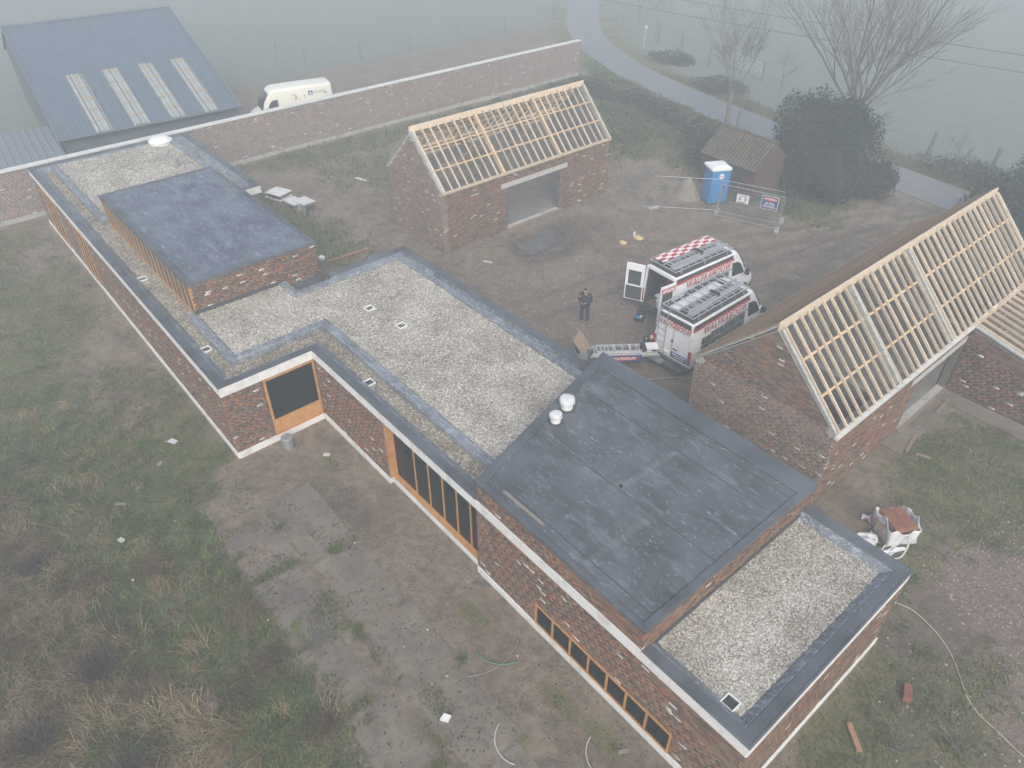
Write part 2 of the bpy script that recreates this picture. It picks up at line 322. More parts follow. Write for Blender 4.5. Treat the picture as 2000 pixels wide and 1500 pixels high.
# ------------------------------------------------------------------ bricks
PAL = np.array([(.225, .115, .078), (.19, .10, .07), (.265, .145, .092), (.15, .10, .078), (.28, .135, .08), (.205, .155, .108), (.125, .092, .074), (.245, .172, .115), (.18, .132, .105), (.30, .17, .105)])
WHITE = np.array([(.62, .60, .55), (.52, .50, .42), (.56, .56, .54)])
BW, BH, GAP = .24, .082, .011
class Bricks:
    def __init__(s, tint=(1, 1, 1), gap=GAP): s.rows = []; s.tint = np.array(tint); s.gap = gap
    def wall(s, p0, d, L, z0, z1, n, holes=(), top=None, white=.02):
        # p0: start (x, y), d: unit direction along the wall, n: outward normal; top(s): height limit
        p0 = np.array(p0, float); d = np.array(d, float); n = np.array(n, float); r = 0; z = z0
        while z < z1-.02:
            h = min(BH, z1-z); x = -(r % 2)*BW/2-.06*(r % 3 == 2)
            while x < L-.01:
                a = max(x, 0); b = min(x+BW, L); x += BW
                if b-a < .05: continue
                if top is not None and z+h > min(top(a), top(b)): continue
                segs = [(a, b)]
                for (s0, s1, h0, h1) in holes:
                    if z+h > h0+.03 and z < h1-.03:
                        segs = [q for (u0, u1) in segs for q in ((u0, min(u1, s0)), (max(u0, s1), u1)) if q[1]-q[0] > .04]
                for (u0, u1) in segs:
                    wv = random.random() < white*(.5+1.2*max(0., float(vnoise((u0+p0[0]+p0[1])*.9, z*1.6, 13))-.2))
                    s.rows.append((*(p0+d*(u0+u1)/2), z+h/2, (u1-u0-s.gap)/2, (h-s.gap)/2, *d, *n, 1 if wv else 0))
            z += BH; r += 1
    def finish(s, parent, singles=300, depth=.02):
        A = np.array(s.rows); N = len(A); P = A[:, :3]
        white = A[:, 9] > .5; ci = rng.integers(0, len(PAL), N)
        zone = fbm(P[:, 0]*.6+P[:, 1]*.6, P[:, 2]*1.5, 5, 3)
        ci = np.where(rng.random(N) < .78, ci, (zone*1.4*len(PAL)).astype(int) % len(PAL))
        wi = rng.integers(0, len(WHITE), N)
        col = np.where(white[:, None], WHITE[wi], PAL[ci]*s.tint)
        dist = np.linalg.norm(P-np.array(CAM)[None], axis=1); full = A[:, 3] > BW/2-s.gap
        single = np.zeros(N, bool)
        if singles: idx = np.argsort(np.where(full, dist, 1e9))[:singles]; single[idx] = True
        J = ~single; B = A[J]; c = B[:, :3]; hl = B[:, 3:4]; hh = B[:, 4:5]; d = np.c_[B[:, 5:7], np.zeros(len(B))]; nn = np.c_[B[:, 7:9], np.zeros(len(B))]; zz = np.array([[0, 0, 1.]])
        jit = (rng.random((len(B), 1))-.5)*.008
        fr = [c+sx*hl*d+sz*hh*zz+nn*jit for sx, sz in ((-1, -1), (1, -1), (1, 1), (-1, 1))]; bk = [q-nn*depth for q in fr]
        V = np.stack(fr+bk, 1).reshape(-1, 3); base = np.arange(len(B))[:, None]*8
        F = np.concatenate([base+np.array([q]) for q in ((0, 1, 2, 3), (4, 0, 3, 7), (1, 5, 6, 2), (3, 2, 6, 7), (4, 5, 1, 0))])
        o = npmesh('bricks', V, F, 'brick', np.repeat(col[J]*(1+.16*(rng.random((len(B), 1))-.5)), 8, 0), parent); tag(o, kind='stuff')
        cache = {}
        for i in np.nonzero(single)[0]:
            key = ('w', wi[i]) if white[i] else ('p', ci[i])
            if key not in cache:
                mm = MB(); hl_ = (BW-s.gap)/2; hh_ = (BH-s.gap)/2
                vs = [(x, y, z) for y in (0, depth) for x, z in ((-hl_, -hh_), (hl_, -hh_), (hl_, hh_), (-hl_, hh_))]
                mm.add(vs, [(0, 1, 2, 3), (4, 0, 3, 7), (1, 5, 6, 2), (3, 2, 6, 7), (4, 5, 1, 0)]); me = mm.mesh('brick', 'brick')
                ca = me.color_attributes.new('Col', 'FLOAT_COLOR', 'POINT')
                ca.data.foreach_set('color', np.tile(np.append(col[i], 1.), 8).astype(np.float32)); cache[key] = me
            b = link('brick', cache[key], parent); r_ = A[i]
            b.matrix_local = Matrix(((r_[5], -r_[7], 0, r_[0]), (r_[6], -r_[8], 0, r_[1]), (0, 0, 1, r_[2]), (0, 0, 0, 1)))
            # brick mesh: x along wall, y into the wall, z up
# ================================================================== GROUND
def axis(lo, hi, step, far):
    a = list(np.arange(lo, hi+1e-6, step)); s = step; x = lo; L = []
    while x > -far: s *= 1.35; x -= s; L.append(x)
    s = step; x = a[-1]; H = []
    while x < far: s *= 1.35; x += s; H.append(x)
    return np.array(L[::-1]+a+H)
X = axis(-13, 48, .2, 330); Y = axis(-13, 50, .2, 330)
GX, GY = np.meshgrid(X, Y, indexing='ij'); GX = GX.ravel(); GY = GY.ravel()
ROADC = [(-44, 82), (-33, 73.2), (-26, 66.6), (-20, 60.2), (-14.6, 55.4), (-9.2, 51.7), (-1, 48.0), (5.5, 46.3), (12, 45.0), (18, 44.2), (24.5, 43.4), (29, 42.8), (36, 41.8), (52, 39.0), (90, 32)]
def polydist(x, y, pts):
    dm = np.full(np.shape(x), 1e9)
    for (ax, ay), (bx, by) in zip(pts[:-1], pts[1:]):
        t = np.clip(((x-ax)*(bx-ax)+(y-ay)*(by-ay))/((bx-ax)**2+(by-ay)**2), 0, 1); dm = np.minimum(dm, np.hypot(x-ax-t*(bx-ax), y-ay-t*(by-ay)))
    return dm
def blob(x, y, cx, cy, rx, ry, rz=0, soft=.35):
    c, s = math.cos(rz), math.sin(rz); u = ((x-cx)*c+(y-cy)*s)/rx; v = (-(x-cx)*s+(y-cy)*c)/ry
    d = np.hypot(u, v)+(fbm(x*.7, y*.7, 11, 3)-.5)*.7
    return 1-sstep(1-soft, 1+soft, d)
RD = polydist(GX, GY, ROADC)
def _trk(pts):
    P = [Vector(p) for p in pts]; a = []; b = []
    for i, p in enumerate(P):
        t = (P[min(i+1, len(P)-1)]-P[max(i-1, 0)]).normalized(); n = Vector((-t.y, t.x)); a.append(tuple(p+n*.8)); b.append(tuple(p-n*.8))
    return [a, b]
TRACKS = _trk([(31.5, 42), (29.5, 38.5), (28.2, 34), (27.6, 29.5), (27.2, 25)])+_trk([(26.5, 42.5), (27.5, 38), (28.6, 33), (29.4, 27), (29.5, 23)])+_trk([(30.5, 41.5), (27.6, 36.5), (25.6, 31), (23.5, 26), (20.6, 23)])+_trk([(28, 36), (26.6, 30), (24.2, 24), (22.6, 20), (22.0, 15)])
def height(x, y):
    h = (fbm(x*.5, y*.5, 2, 4)-.5)*.10
    near = ((x > 23.2) & (x < 41) & (y > -2.2) & (y < 3.8)) | ((x > -3) & (x < 41.5) & (y > .3) & (y < 11.4)) | ((x > 9.8) & (x < 15.3) & (y > 15.2) & (y < 28)) | ((x > 31.5) & (x < 44) & (y > 14) & (y < 31.5)) | (np.hypot((x-17.6)/1.5, (y-20.2)/2.6) < 1)
    h = np.where(near, h*.25-.015, h)
    def bump_(cx, cy, rx, ry, hh): return hh*np.exp(-(((x-cx)/rx)**2+((y-cy)/ry)**2)*1.3)
    n = .6+.8*fbm(x*.9, y*.9, 4, 3)
    yard = ((x > 15.5) & (x < 31.5) & (y > 12) & (y < 41)); h = h+np.where(yard, (fbm(x*1.6, y*1.6, 8, 3)-.5)*.10, 0)
    h = h+bump_(3.5, 30.5, 3.4, 4.5, 1.5)*n+bump_(7.5, 36.5, 4, 3.2, 1.1)*n+bump_(13, 35.5, 3.2, 3.0, 1.1)*n+bump_(16.5, 31.5, 1.6, 1.2, .35)*n
    h = h+bump_(29, -7.5, 5, 3.5, .35)*n
    dt = np.full(np.shape(x), 9.)
    for ln_ in TRACKS: dt = np.minimum(dt, polydist(x, y, ln_))
    h = h-.055*(1-sstep(.08, .3, dt))+.035*np.exp(-((dt-.42)/.16)**2)
    rd = polydist(x, y, ROADC); h = np.where(rd < 3.2, h*sstep(1.9, 3.2, rd)+.0, h)
    return h
GZ = height(GX, GY)
# masks: grass, field, rubble, wet
def area(x, y):
    n = fbm(x*.35, y*.35, 21, 4); n2 = fbm(x*1.1, y*1.1, 22, 3)
    g = np.zeros_like(x)
    left = (y < .9)
    lawn = .38+.42*(n-.5)*2+.30*sstep(15, 24, x)+.22*sstep(-1.2, -3.6, y)-.2*sstep(-.6, .6, y)
    g = np.where(left, lawn, g)
    g = np.where((x > 24) & (y > -1.5) & (y < 4.2), .06+.9*np.maximum(n2-.52, 0)*1.3+.10*(n-.5), g)
    g = np.where((x > 22.7) & (x <= 26) & (y > -.5) & (y < 4.2), .18+.7*(n2-.5), g)
    g = np.maximum(g, .52*blob(x, y, 5.5, 10.6, 7.5, 2.0, .05)); g = np.maximum(g, .62*blob(x, y, 9.5, 10.5, 4.0, 2.4))
    g = np.maximum(g, .6*blob(x, y, -2.2, 20, 2.3, 9, 0)); g = np.maximum(g, .52*blob(x, y, 2.5, 18.5, 3.2, 3.5))
    g = np.maximum(g, .9*blob(x, y, 4, 31, 7, 7)); g = np.maximum(g, .95*blob(x, y, 11, 37, 8, 4.4)); g = np.maximum(g, .9*blob(x, y, 3, 40, 9, 4.5, -.25))
    g = np.maximum(g, .9*blob(x, y, 21.5, 37.5, 4.5, 4.5)); g = np.maximum(g, .72*blob(x, y, 24.4, 34.3, 2.3, 1.5))
    g = np.maximum(g, .62*blob(x, y, 40.2, 19.8, 2.6, 3.9)); g = np.maximum(g, .62*blob(x, y, 43.2, 9.3, 2.0, 4.2)); g = np.maximum(g, .5*blob(x, y, 40.4, 14.2, 1.3, 2.8))
    g = np.maximum(g, .4*blob(x, y, 18, 22.4, 1.2, 1.4))
    for p in ((30.2, -.1), (32.8, .25), (34.5, .6), (36.6, 1.7), (33.4, 3.0), (36.9, 3.1), (27.8, 1.1), (25.3, 3.0), (38.3, 3.3)): g = np.maximum(g, .6*blob(x, y, *p, .7, .3))
    rd = polydist(x, y, ROADC)
    g = np.maximum(g, .95*(sstep(1.5, 2.0, rd)*(1-sstep(3.0, 4.6, rd)))*(1-blob(x, y, 28, 40, 4.0, 3.5)))
    # field beyond the fences
    roadside = np.interp(x, [p[0] for p in ROADC], [p[1] for p in ROADC])
    f = np.maximum(sstep(3.2, 5.0, y-roadside), sstep(-18.2, -20.6, x+(n-.5)*1.5))
    f = np.maximum(f, sstep(-13, -17, y+ (n-.5)*3)*.6)
    f = np.where(rd < 2.4, 0, f)
    behind = (x < -3.6) & (x > -19.5)
    g = np.where(behind & (y < 12), .75, g); 
    r = np.zeros_like(x)
    r = np.maximum(r, .75*blob(x, y, 23.5, 17, 5.5, 4.5)); r = np.maximum(r, .35*blob(x, y, 25, 24, 7, 7)); r = np.maximum(r, .95*blob(x, y, 43.6, 17.2, 2.2, 4.0, -.2)); r = np.maximum(r, .6*blob(x, y, 44.5, 11, 2.0, 4)); r = np.where(behind & (y >= 10.5), .55, r)
    r = np.maximum(r, .3*blob(x, y, 20, 14, 3, 3))
    wet = .8*blob(x, y, 17.8, 20.4, 1.7, 2.6, 0, .3); wet = np.maximum(wet, .55*blob(x, y, 17.3, 23.4, 1.2, 1.6)); wet = np.maximum(wet, .6*blob(x, y, 26.6, 2.2, 2.0, .8, .15)); wet = np.maximum(wet, .5*blob(x, y, 42.2, 12.6, 1.3, 1.6)); wet = np.maximum(wet, .35*(n2-.45)*2*((x > 32) & (y > 2.2) & (y < 4.2)))
    wet = np.maximum(wet, .45*blob(x, y, 28.6, 15.0, 1.6, .9))
    for ln_ in TRACKS: wet = np.maximum(wet, .38*(1-sstep(.08, .30, polydist(x, y, ln_)+(n2-.5)*.25)))
    g = g*(1-.9*np.minimum(wet, 1)*((y > 11) & (y < 42)))
    return np.clip(g, 0, 1), np.clip(f, 0, 1), np.clip(r, 0, 1), np.clip(wet, 0, 1)
gm_, fm_, rm_, wm_ = area(GX, GY)
nx, ny = len(X), len(Y); I = np.arange(nx*ny).reshape(nx, ny)
F = np.stack([I[:-1, :-1], I[1:, :-1], I[1:, 1:], I[:-1, 1:]], -1).reshape(-1, 4)
ground = npmesh('ground', np.c_[GX, GY, GZ], F, 'ground'); tag(ground, kind='structure')
ca = ground.data.color_attributes.new('Mask', 'FLOAT_COLOR', 'POINT'); ca.data.foreach_set('color', np.c_[gm_, fm_, rm_, wm_].astype(np.float32).ravel())
ground.data.polygons.foreach_set('use_smooth', [True]*len(ground.data.polygons))
def zat(x, y): return float(height(np.array([x], float), np.array([y], float))[0])
# road
def offset_line(pts, d):
    out = []
    for i, p in enumerate(pts):
        a = Vector(pts[max(i-1, 0)]); b = Vector(pts[min(i+1, len(pts)-1)]); t = (b-a).normalized(); out.append((p[0]-t.y*d, p[1]+t.x*d))
    return out
def densify(pts, n=6):
    P = [Vector(p) for p in pts]; out = []
    for i in range(len(P)-1):
        p0, p1, p2, p3 = P[max(i-1, 0)], P[i], P[i+1], P[min(i+2, len(P)-1)]
        for k in range(n):
            t = k/n; out.append(tuple(.5*((2*p1)+(p2-p0)*t+(2*p0-5*p1+4*p2-p3)*t*t+(3*p1-p0-3*p2+p3)*t**3)))
    return out+[tuple(P[-1])]
rc = densify(ROADC); ra = offset_line(rc, 1.75); rb = offset_line(rc, -1.75)
mb = MB()
for i in range(len(rc)-1):
    mb.add([(*ra[i], .035), (*rb[i], .035), (*rb[i+1], .035), (*ra[i+1], .035)], [(0, 1, 2, 3)])
    mb.add([(*rb[i], .035), (*rb[i], -.1), (*rb[i+1], -.1), (*rb[i+1], .035)], [(0, 1, 2, 3)])
tag(mb.build('road', 'asphalt'), kind='structure')
# old concrete slabs in the foreground
pv = empty('concrete_paving', (0, 0, 0)); tag(pv, kind='structure')
for (a0, a1, b0, b1) in ((25.9, 28.2, -1.75, .15), (28.25, 31.0, -1.85, -.05), (31.06, 33.6, -1.95, -.35), (33.66, 36.2, -2.2, -.2), (36.26, 39.2, -2.3, -.1), (25.4, 28.6, .3, 1.9), (28.7, 31.6, .35, 1.8), (31.7, 34.3, .15, 1.9), (34.4, 36.9, .2, 1.8), (37.0, 39.4, .25, 1.6)):
    j = lambda: random.uniform(-.08, .08)
    pts = []
    for (p, q_) in (((a0, b0), (a1, b0)), ((a1, b0), (a1, b1)), ((a1, b1), (a0, b1)), ((a0, b1), (a0, b0))):
        for t in (0, .33, .66): pts.append((p[0]+(q_[0]-p[0])*t+j()*.6, p[1]+(q_[1]-p[1])*t+j()*.6))
    MB().prism(pts, -.12, -.004+random.uniform(-.004, .003)).build('slab', 'slab', pv)
# puddle beside the first barn
pp = [(17.0+1.05*math.cos(a)*(1+.22*math.sin(3*a+1)+.12*math.sin(7*a))+.55, 20.3+1.9*math.sin(a)*(1+.18*math.sin(2*a+2)+.1*math.sin(5*a))) for a in np.linspace(0, 2*math.pi, 40)[:-1]]
o = MB().prism(pp, -.03, .012).build('puddle', 'water'); tag(o, kind='structure')
# ================================================================== HOUSE
house = empty('house', (20, 6, 0), 0, 'long flat-roofed brick house with gravel roofs and two raised black roof boxes', 'house')

def H(o): o.matrix_parent_inverse = Matrix.Translation((-20, -6, 0)); return o
def hb(mb, name, mat, parent=None, **k):
    o = mb.build(name, mat, parent or house, **k)
    if parent is None: H(o)
    return o
U0, UB, UE, VA, VC, VF, VH, UH = -2.24, 22.7, 41.4, .63, 4.11, 11.08, 11.08, 18.2
C0, C1, E0 = 32.23, 38.43, 30.29     # raised box two: left front, right, left back
B1 = (7.03, 17.57, 1.93, 7.25); Z1 = 4.45; Z2 = 3.97; ZT = 3.2; IN = .010
foot = [(U0, VA), (UB, VA), (UB, VC), (27.3, VC), (27.3, VC+.3), (32.2, VC+.3), (32.2, VC), (UE, VC), (UE, VF), (UH, VF), (UH, 7.0), (7.89, 7.0), (7.89, 9.17), (U0, 9.17)]
def inset(poly, d):
    n = len(poly); out = []
    for i in range(n):
        a, b, c = Vector(poly[i-1]), Vector(poly[i]), Vector(poly[(i+1) % n]); t1 = (b-a).normalized(); t2 = (c-b).normalized()
        n1 = Vector((-t1.y, t1.x)); n2 = Vector((-t2.y, t2.x)); mm = (n1+n2); mm = mm/(mm.length_squared)*2 if mm.length > 1e-6 else n1
        out.append(tuple(b+mm*d))
    return out
wall = hb(MB().prism(inset(foot, IN), 0, 2.88), 'wall', 'mortar_dark')
footr = [(U0, VA), (UB, VA), (UB, VC), (UE, VC), (UE, VF), (UH, VF), (UH, 7.0), (7.89, 7.0), (7.89, 9.17), (U0, 9.17)]
hb(MB().prism(inset(footr, .025), 2.805, 2.93), 'roof_deck', 'bitumen')
bx = MB().prism([(B1[0]+IN, B1[2]+.1), (B1[1]-IN, B1[2]+.1), (B1[1]-IN, B1[3]-IN), (B1[0]+IN, B1[3]-IN)], 0.02, Z1-.1)
box1 = hb(bx, 'wall', 'mortar_dark')
BX2 = [(C0, VC), (C1, VC), (C1, 11.17), (E0, 11.17)]
box2 = hb(MB().prism(inset(BX2, IN), 2.9, Z2-.12), 'wall', 'mortar_dark')
# openings
STRIP = (34.82, 39.7, .26, 1.14); W1 = (2.11, 4.06, .25, 2.8)
bk = Bricks()
bk.wall((UB, VC), (1, 0), 27.3-UB, .25, 2.81, (0, -1))
bk.wall((32.2, VC), (1, 0), UE-32.2, .25, 2.81, (0, -1), [(STRIP[0]-32.2, STRIP[1]-32.2, 0, STRIP[3])])
bk.wall((UB, VA), (0, 1), VC-VA, .25, 2.81, (1, 0), [(W1[0]-VA, VC-VA, 0, 2.81)])
bk.wall((UE, VC), (0, 1), VF-VC, .25, 2.81, (1, 0))
bk.wall((U0, VA), (1, 0), UB-U0, .25, 2.81, (0, -1), [(5.2-U0, 7.35-U0, 0, 2.81), (-.4-U0, 2.3-U0, 0, 2.81)])
bk.wall((B1[1], B1[2]), (0, 1), B1[3]-B1[2], 2.9, Z1-.1, (1, 0), white=.04)
bk.wall((C0, VC), (1, 0), C1-C0, 3.2, Z2-.1, (0, -1))
bk.wall((C1, VC), (0, 1), 11.17-VC, 2.95, Z2-.1, (1, 0))
bk.wall((27.3, VC), (0, 1), .3, .25, 2.81, (1, 0))
bk.finish(wall, 300)
# plinth (jointed) and pale concrete fascia panels
def panels(name, mat, p, d, n, L, z0, z1, step, out, thick, parent, from_end=False):
    k = int(L/step+.999); cuts = [max(0, L-i*step) for i in range(k+1)][::-1] if from_end else [min(L, i*step) for i in range(k+1)]
    cuts = sorted(set([0, L]+cuts)); p = Vector((*p, 0)); d = Vector((*d, 0)); n = Vector((*n, 0))
    for a, b in zip(cuts[:-1], cuts[1:]):
        if b-a < .02: continue
        q0 = p+d*(a+.004)+n*out; q1 = p+d*(b-.004)+n*out; i0 = q0-n*thick; i1 = q1-n*thick; v = []
        for z in (z0, z1): v += [(x.x, x.y, z) for x in (q0, q1, i1, i0)]
        hb(MB().hexa(v), name, mat, bevel=.006)
for (p, d, n, L) in (((UB+.0, VC), (1, 0), (0, -1), UE-UB), ((UB, VA), (0, 1), (1, 0), VC-VA-.021), ((UE, VC), (0, 1), (1, 0), VF-VC), ((U0, VA), (1, 0), (0, -1), UB-U0), ((7.89, 7.26), (0, 1), (1, 0), 9.17-7.26)):
    panels('fascia_panel', 'concrete_band', p, d, n, L, 2.815, 3.188, 2.1, .018, .12, house, True)
for (p, d, n, L) in (((UB+.03, VC), (1, 0), (0, -1), 27.3-UB-.03), ((27.3, VC+.14), (1, 0), (0, -1), 4.9), ((32.2, VC), (1, 0), (0, -1), UE-32.2), ((UB, VA), (0, 1), (1, 0), VC-VA-.04), ((UE, VC), (0, 1), (1, 0), VF-VC), ((U0, VA), (1, 0), (0, -1), UB-U0)):
    panels('plinth', 'concrete_band', p, d, n, L, -.1, .248, 3.1, .035, .2, house, True)
# parapets: swept profile along the roof edge (interior on the left of the path)
def sweep(path, prof, closed=False):
    P = [Vector(p) for p in path]; n = len(P); mb = MB(); rows = []
    for i in range(n):
        a = P[i-1] if (i > 0 or closed) else None; c = P[(i+1) % n] if (i < n-1 or closed) else None; b = P[i]
        t1 = (b-a).normalized() if a is not None else (c-b).normalized(); t2 = (c-b).normalized() if c is not None else t1
        n1 = Vector((-t1.y, t1.x)); n2 = Vector((-t2.y, t2.x)); mm = n1+n2; mm = mm*2/mm.length_squared
        rows.append([(b.x+mm.x*dd, b.y+mm.y*dd, z) for dd, z in prof])
    k = len(prof)
    for i in range(n if closed else n-1):
        r0, r1 = rows[i], rows[(i+1) % n]
        mb.add(r0+r1, [(j, k+j, k+(j+1) % k, (j+1) % k) for j in range(k)])
    if not closed: mb.add(rows[0], [tuple(range(k))]); mb.add(rows[-1], [tuple(range(k))[::-1]])
    return mb
capprof = [(-.03, 3.19), (-.03, 3.207), (.02, 3.215), (.05, 3.2), (.30, 3.19), (.32, 3.17), (.32, 2.9), (.0, 2.9), (.0, 3.19)]
upst = [(.32, 3.168), (.34, 3.17), (.60, 2.965), (.60, 2.9), (.32, 2.9)]
paths = [[(7.89, 7.26), (7.89, 9.17), (U0, 9.17), (U0, VA), (UB, VA), (UB, VC), (C0-.002, VC)], [(C1+.002, VC), (UE, VC), (UE, VF), (C1+.002, VF)], [(E0+.03, VH), (UH, VH), (UH, 7.26)]]
for k, p in enumerate(paths):
    hb(sweep(p, capprof), 'parapet', 'bitumen'); hb(sweep(p, upst if k < 2 else [(.32, 3.168), (.33, 3.17), (.42, 2.965), (.42, 2.9), (.32, 2.9)]), 'upstand', 'bitumen_flaked')
# inner kerbs between the gravel strip and the main gravel
kp = [(0, 2.9), (0, 3.17), (.03, 3.2), (.30, 3.2), (.34, 3.17), (.34, 2.9)]
kern = [[(17.6, 1.56), (21.5, 1.56), (21.5, 5.2), (31.95, 5.2)], [(30.6, 10.62), (18.62, 10.62), (18.62, 5.70), (17.6, 5.70)], [(U0+.36, 1.62), (7.03, 1.62)][::-1][::-1], [(7.03, 8.30), (U0+.36, 8.30)]]
for p in kern: hb(sweep(p, kp), 'kerb', 'bitumen_flaked')
# ragged flashing strip where box one meets the roof, and box two
hb(MB().box(17.575, 17.62, 1.9, 5.6, 2.9, 3.26), 'flashing', 'epdm_seam'); hb(MB().box(C1+.003, C1+.03, VC+.35, 10.8, 2.9, 3.13), 'flashing', 'epdm_seam')
# gravel
G_LOW = [(U0+.5, 21.6, VA+.5, 1.62), (21.5, 22.4, 1.1, 5.25), (21.8, 32.0, 4.55, 5.22), (18.4, 30.8, 10.55, 10.72), (U0+.4, 7.6, 8.25, 8.78), (7.0, 17.6, 1.15, 1.95), (7.35, 7.6, 7.2, 8.3)]
G_HIGH = [(17.6, 21.2, 1.86, 5.5, 3.09), (18.96, 32.2, 5.5, 10.3, 3.09), (17.6, 19.0, 5.3, 5.72, 3.09), (U0+.34, 7.05, 1.93, 8.0, 3.09), (C1+.02, UE-.56, VC+.56, VF-.52, 3.0)]
for (a, b, c, d) in G_LOW: hb(MB().quad((a, c, 2.955), (b, c, 2.955), (b, d, 2.955), (a, d, 2.955)), 'gravel_bed', 'gravel_tan')
for (a, b, c, d, z) in G_HIGH:
    poly = [(a, c), (b, c), (b, d), (a, d)] if b < 32 or a > 33 else [(a, c), (31.85, c), (30.5, d), (a, d)]
    hb(MB().quad(*[(x, y, z) for x, y in poly]), 'gravel_bed', 'gravel_light')
def pebbles(rects, dens, size, pal, name, parent, poly_ok=None):
    P = []
    for r_ in rects:
        a, b, c, d = r_[:4]; z = r_[4] if len(r_) > 4 else 2.955; n = int((b-a)*(d-c)*dens)
        P.append(np.c_[rng.uniform(a, b, n), rng.uniform(c, d, n), np.full(n, z)])
    P = np.concatenate(P)
    if poly_ok is not None: P = P[poly_ok(P)]
    n = len(P); big = fbm(P[:, 0]*1.1, P[:, 1]*1.1, 31, 4)
    pal = np.array(pal); ci = np.clip((rng.random(n)*.85+(big-.5)*.6+.08)*len(pal), 0, len(pal)-1).astype(int); col = pal[ci]*(1+.3*(rng.random((n, 1))-.5))
    s = size*(.6+.8*rng.random((n, 1))); a = rng.random(n)*6.28; sq = .45+.3*rng.random((n, 1))
    ca_, sa = np.cos(a)[:, None], np.sin(a)[:, None]; el = 1+.5*rng.random((n, 1))
    ex = np.c_[ca_*el, sa*el, np.zeros((n, 1))+.15*(rng.random((n, 1))-.5)]*s; ey = np.c_[-sa, ca_, np.zeros((n, 1))+.15*(rng.random((n, 1))-.5)]*s; ez = np.c_[np.zeros((n, 2)), sq*s]
    c = P+ez*.4
    V = np.stack([c+ex, c+ey, c-ex, c-ey, c+ez, c+ex*.1+ez*.95], 1)[:, :5].reshape(-1, 3); base = np.arange(n)[:, None]*5
    F = np.concatenate([base+np.array([q]) for q in ((0, 1, 4), (1, 2, 4), (2, 3, 4), (3, 0, 4))])
    o = npmesh(name, V, F, 'pebble', np.repeat(col, 5, 0), parent); tag(o, kind='stuff'); return o
PLIGHT = [(.19, .17, .135), (.255, .235, .195), (.33, .305, .26), (.405, .38, .33), (.475, .45, .40), (.58, .56, .51)]
PTAN = [(.125, .11, .085), (.19, .165, .13), (.26, .23, .185), (.34, .305, .25), (.47, .44, .38)]
ok2 = lambda P: ~((P[:, 0] > 31.9-(P[:, 1]-5.5)*.29) & (P[:, 0] < 33))
H(pebbles([G_HIGH[4]], 1500, .026, PLIGHT, 'gravel', house)); H(pebbles(G_HIGH[:3], 620, .033, PLIGHT, 'gravel', house, ok2)); H(pebbles([G_HIGH[3]], 260, .045, PLIGHT, 'gravel', house)); H(pebbles(G_LOW, 520, .034, PTAN, 'gravel', house, ok2))
# raised box roofs
def boxroof(poly, z, rim, zin, matt, name):
    a = inset(poly, -.02); edges = rim; n = len(poly); inn = []
    for i in range(n):
        p0, p1, p2 = Vector(a[i-1]), Vector(a[i]), Vector(a[(i+1) % n]); t1 = (p1-p0).normalized(); t2 = (p2-p1).normalized(); n1 = Vector((-t1.y, t1.x)); n2 = Vector((-t2.y, t2.x))
        w1, w2 = edges[i-1], edges[i]; M2 = Matrix(((n1.x, n1.y), (n2.x, n2.y))); inn.append(tuple(p1+M2.inverted() @ Vector((w1, w2))))
    for i in range(n):
        j = (i+1) % n; v = [(*a[i], z-.13), (*a[j], z-.13), (*inn[j], z-.13), (*inn[i], z-.13), (*a[i], z), (*a[j], z), (*inn[j], z), (*inn[i], z)]
        hb(MB().hexa(v), 'parapet', 'bitumen', bevel=.012)
    hb(MB().prism(inn, z-.2, zin), name, matt); return inn
boxroof(BX2, Z2, (.16, .2, .72, .32), Z2-.055, 'epdm', 'roof_membrane')
boxroof([(B1[0], B1[2]-.05), (B1[1], B1[2]-.05), (B1[1], B1[3]), (B1[0], B1[3])], Z1, (.30, .14, .16, .16), Z1-.035, 'epdm_far', 'roof_membrane')
zs = Z2-.055
def strip(p, q, wd, z, mat='epdm_seam', nm='seam', h=.006):
    p = Vector(p); q = Vector(q); t = (q-p).normalized(); n_ = Vector((-t.y, t.x))*wd/2
    hb(MB().prism([tuple(p-n_), tuple(q-n_), tuple(q+n_), tuple(p+n_)], z-.004, z+h), nm, mat)
for (p, q, wd) in (((31.3, 9.3), (38.1, 9.35), .03), ((32.2, 6.9), (38.2, 6.95), .03), ((36.2, 4.35), (36.25, 6.7), .22), ((35.0, 7.0), (35.05, 9.3), .2), ((36.2, 6.75), (36.28, 7.15), .26), ((34.8, 6.72), (34.9, 7.1), .24), ((32.35, 4.6), (38.2, 4.6), .04), ((31.7, 10.2), (38.2, 10.2), .03)): strip(p, q, wd, zs, 'epdm_seam' if wd < .1 else 'epdm_patch', h=.005 if wd < .1 else .004)
for (p, q, wd) in (((7.4, 4.7), (17.3, 4.75), .04), ((7.5, 2.45), (17.4, 2.45), .03), ((7.4, 6.6), (17.3, 6.62), .03), ((7.4, 3.1), (17.3, 3.1), .02)): strip(p, q, wd, Z1-.035, 'epdm_far')
strip((33.0, 4.48), (34.6, 4.5), .09, zs, 'sand', 'dirt_streak')
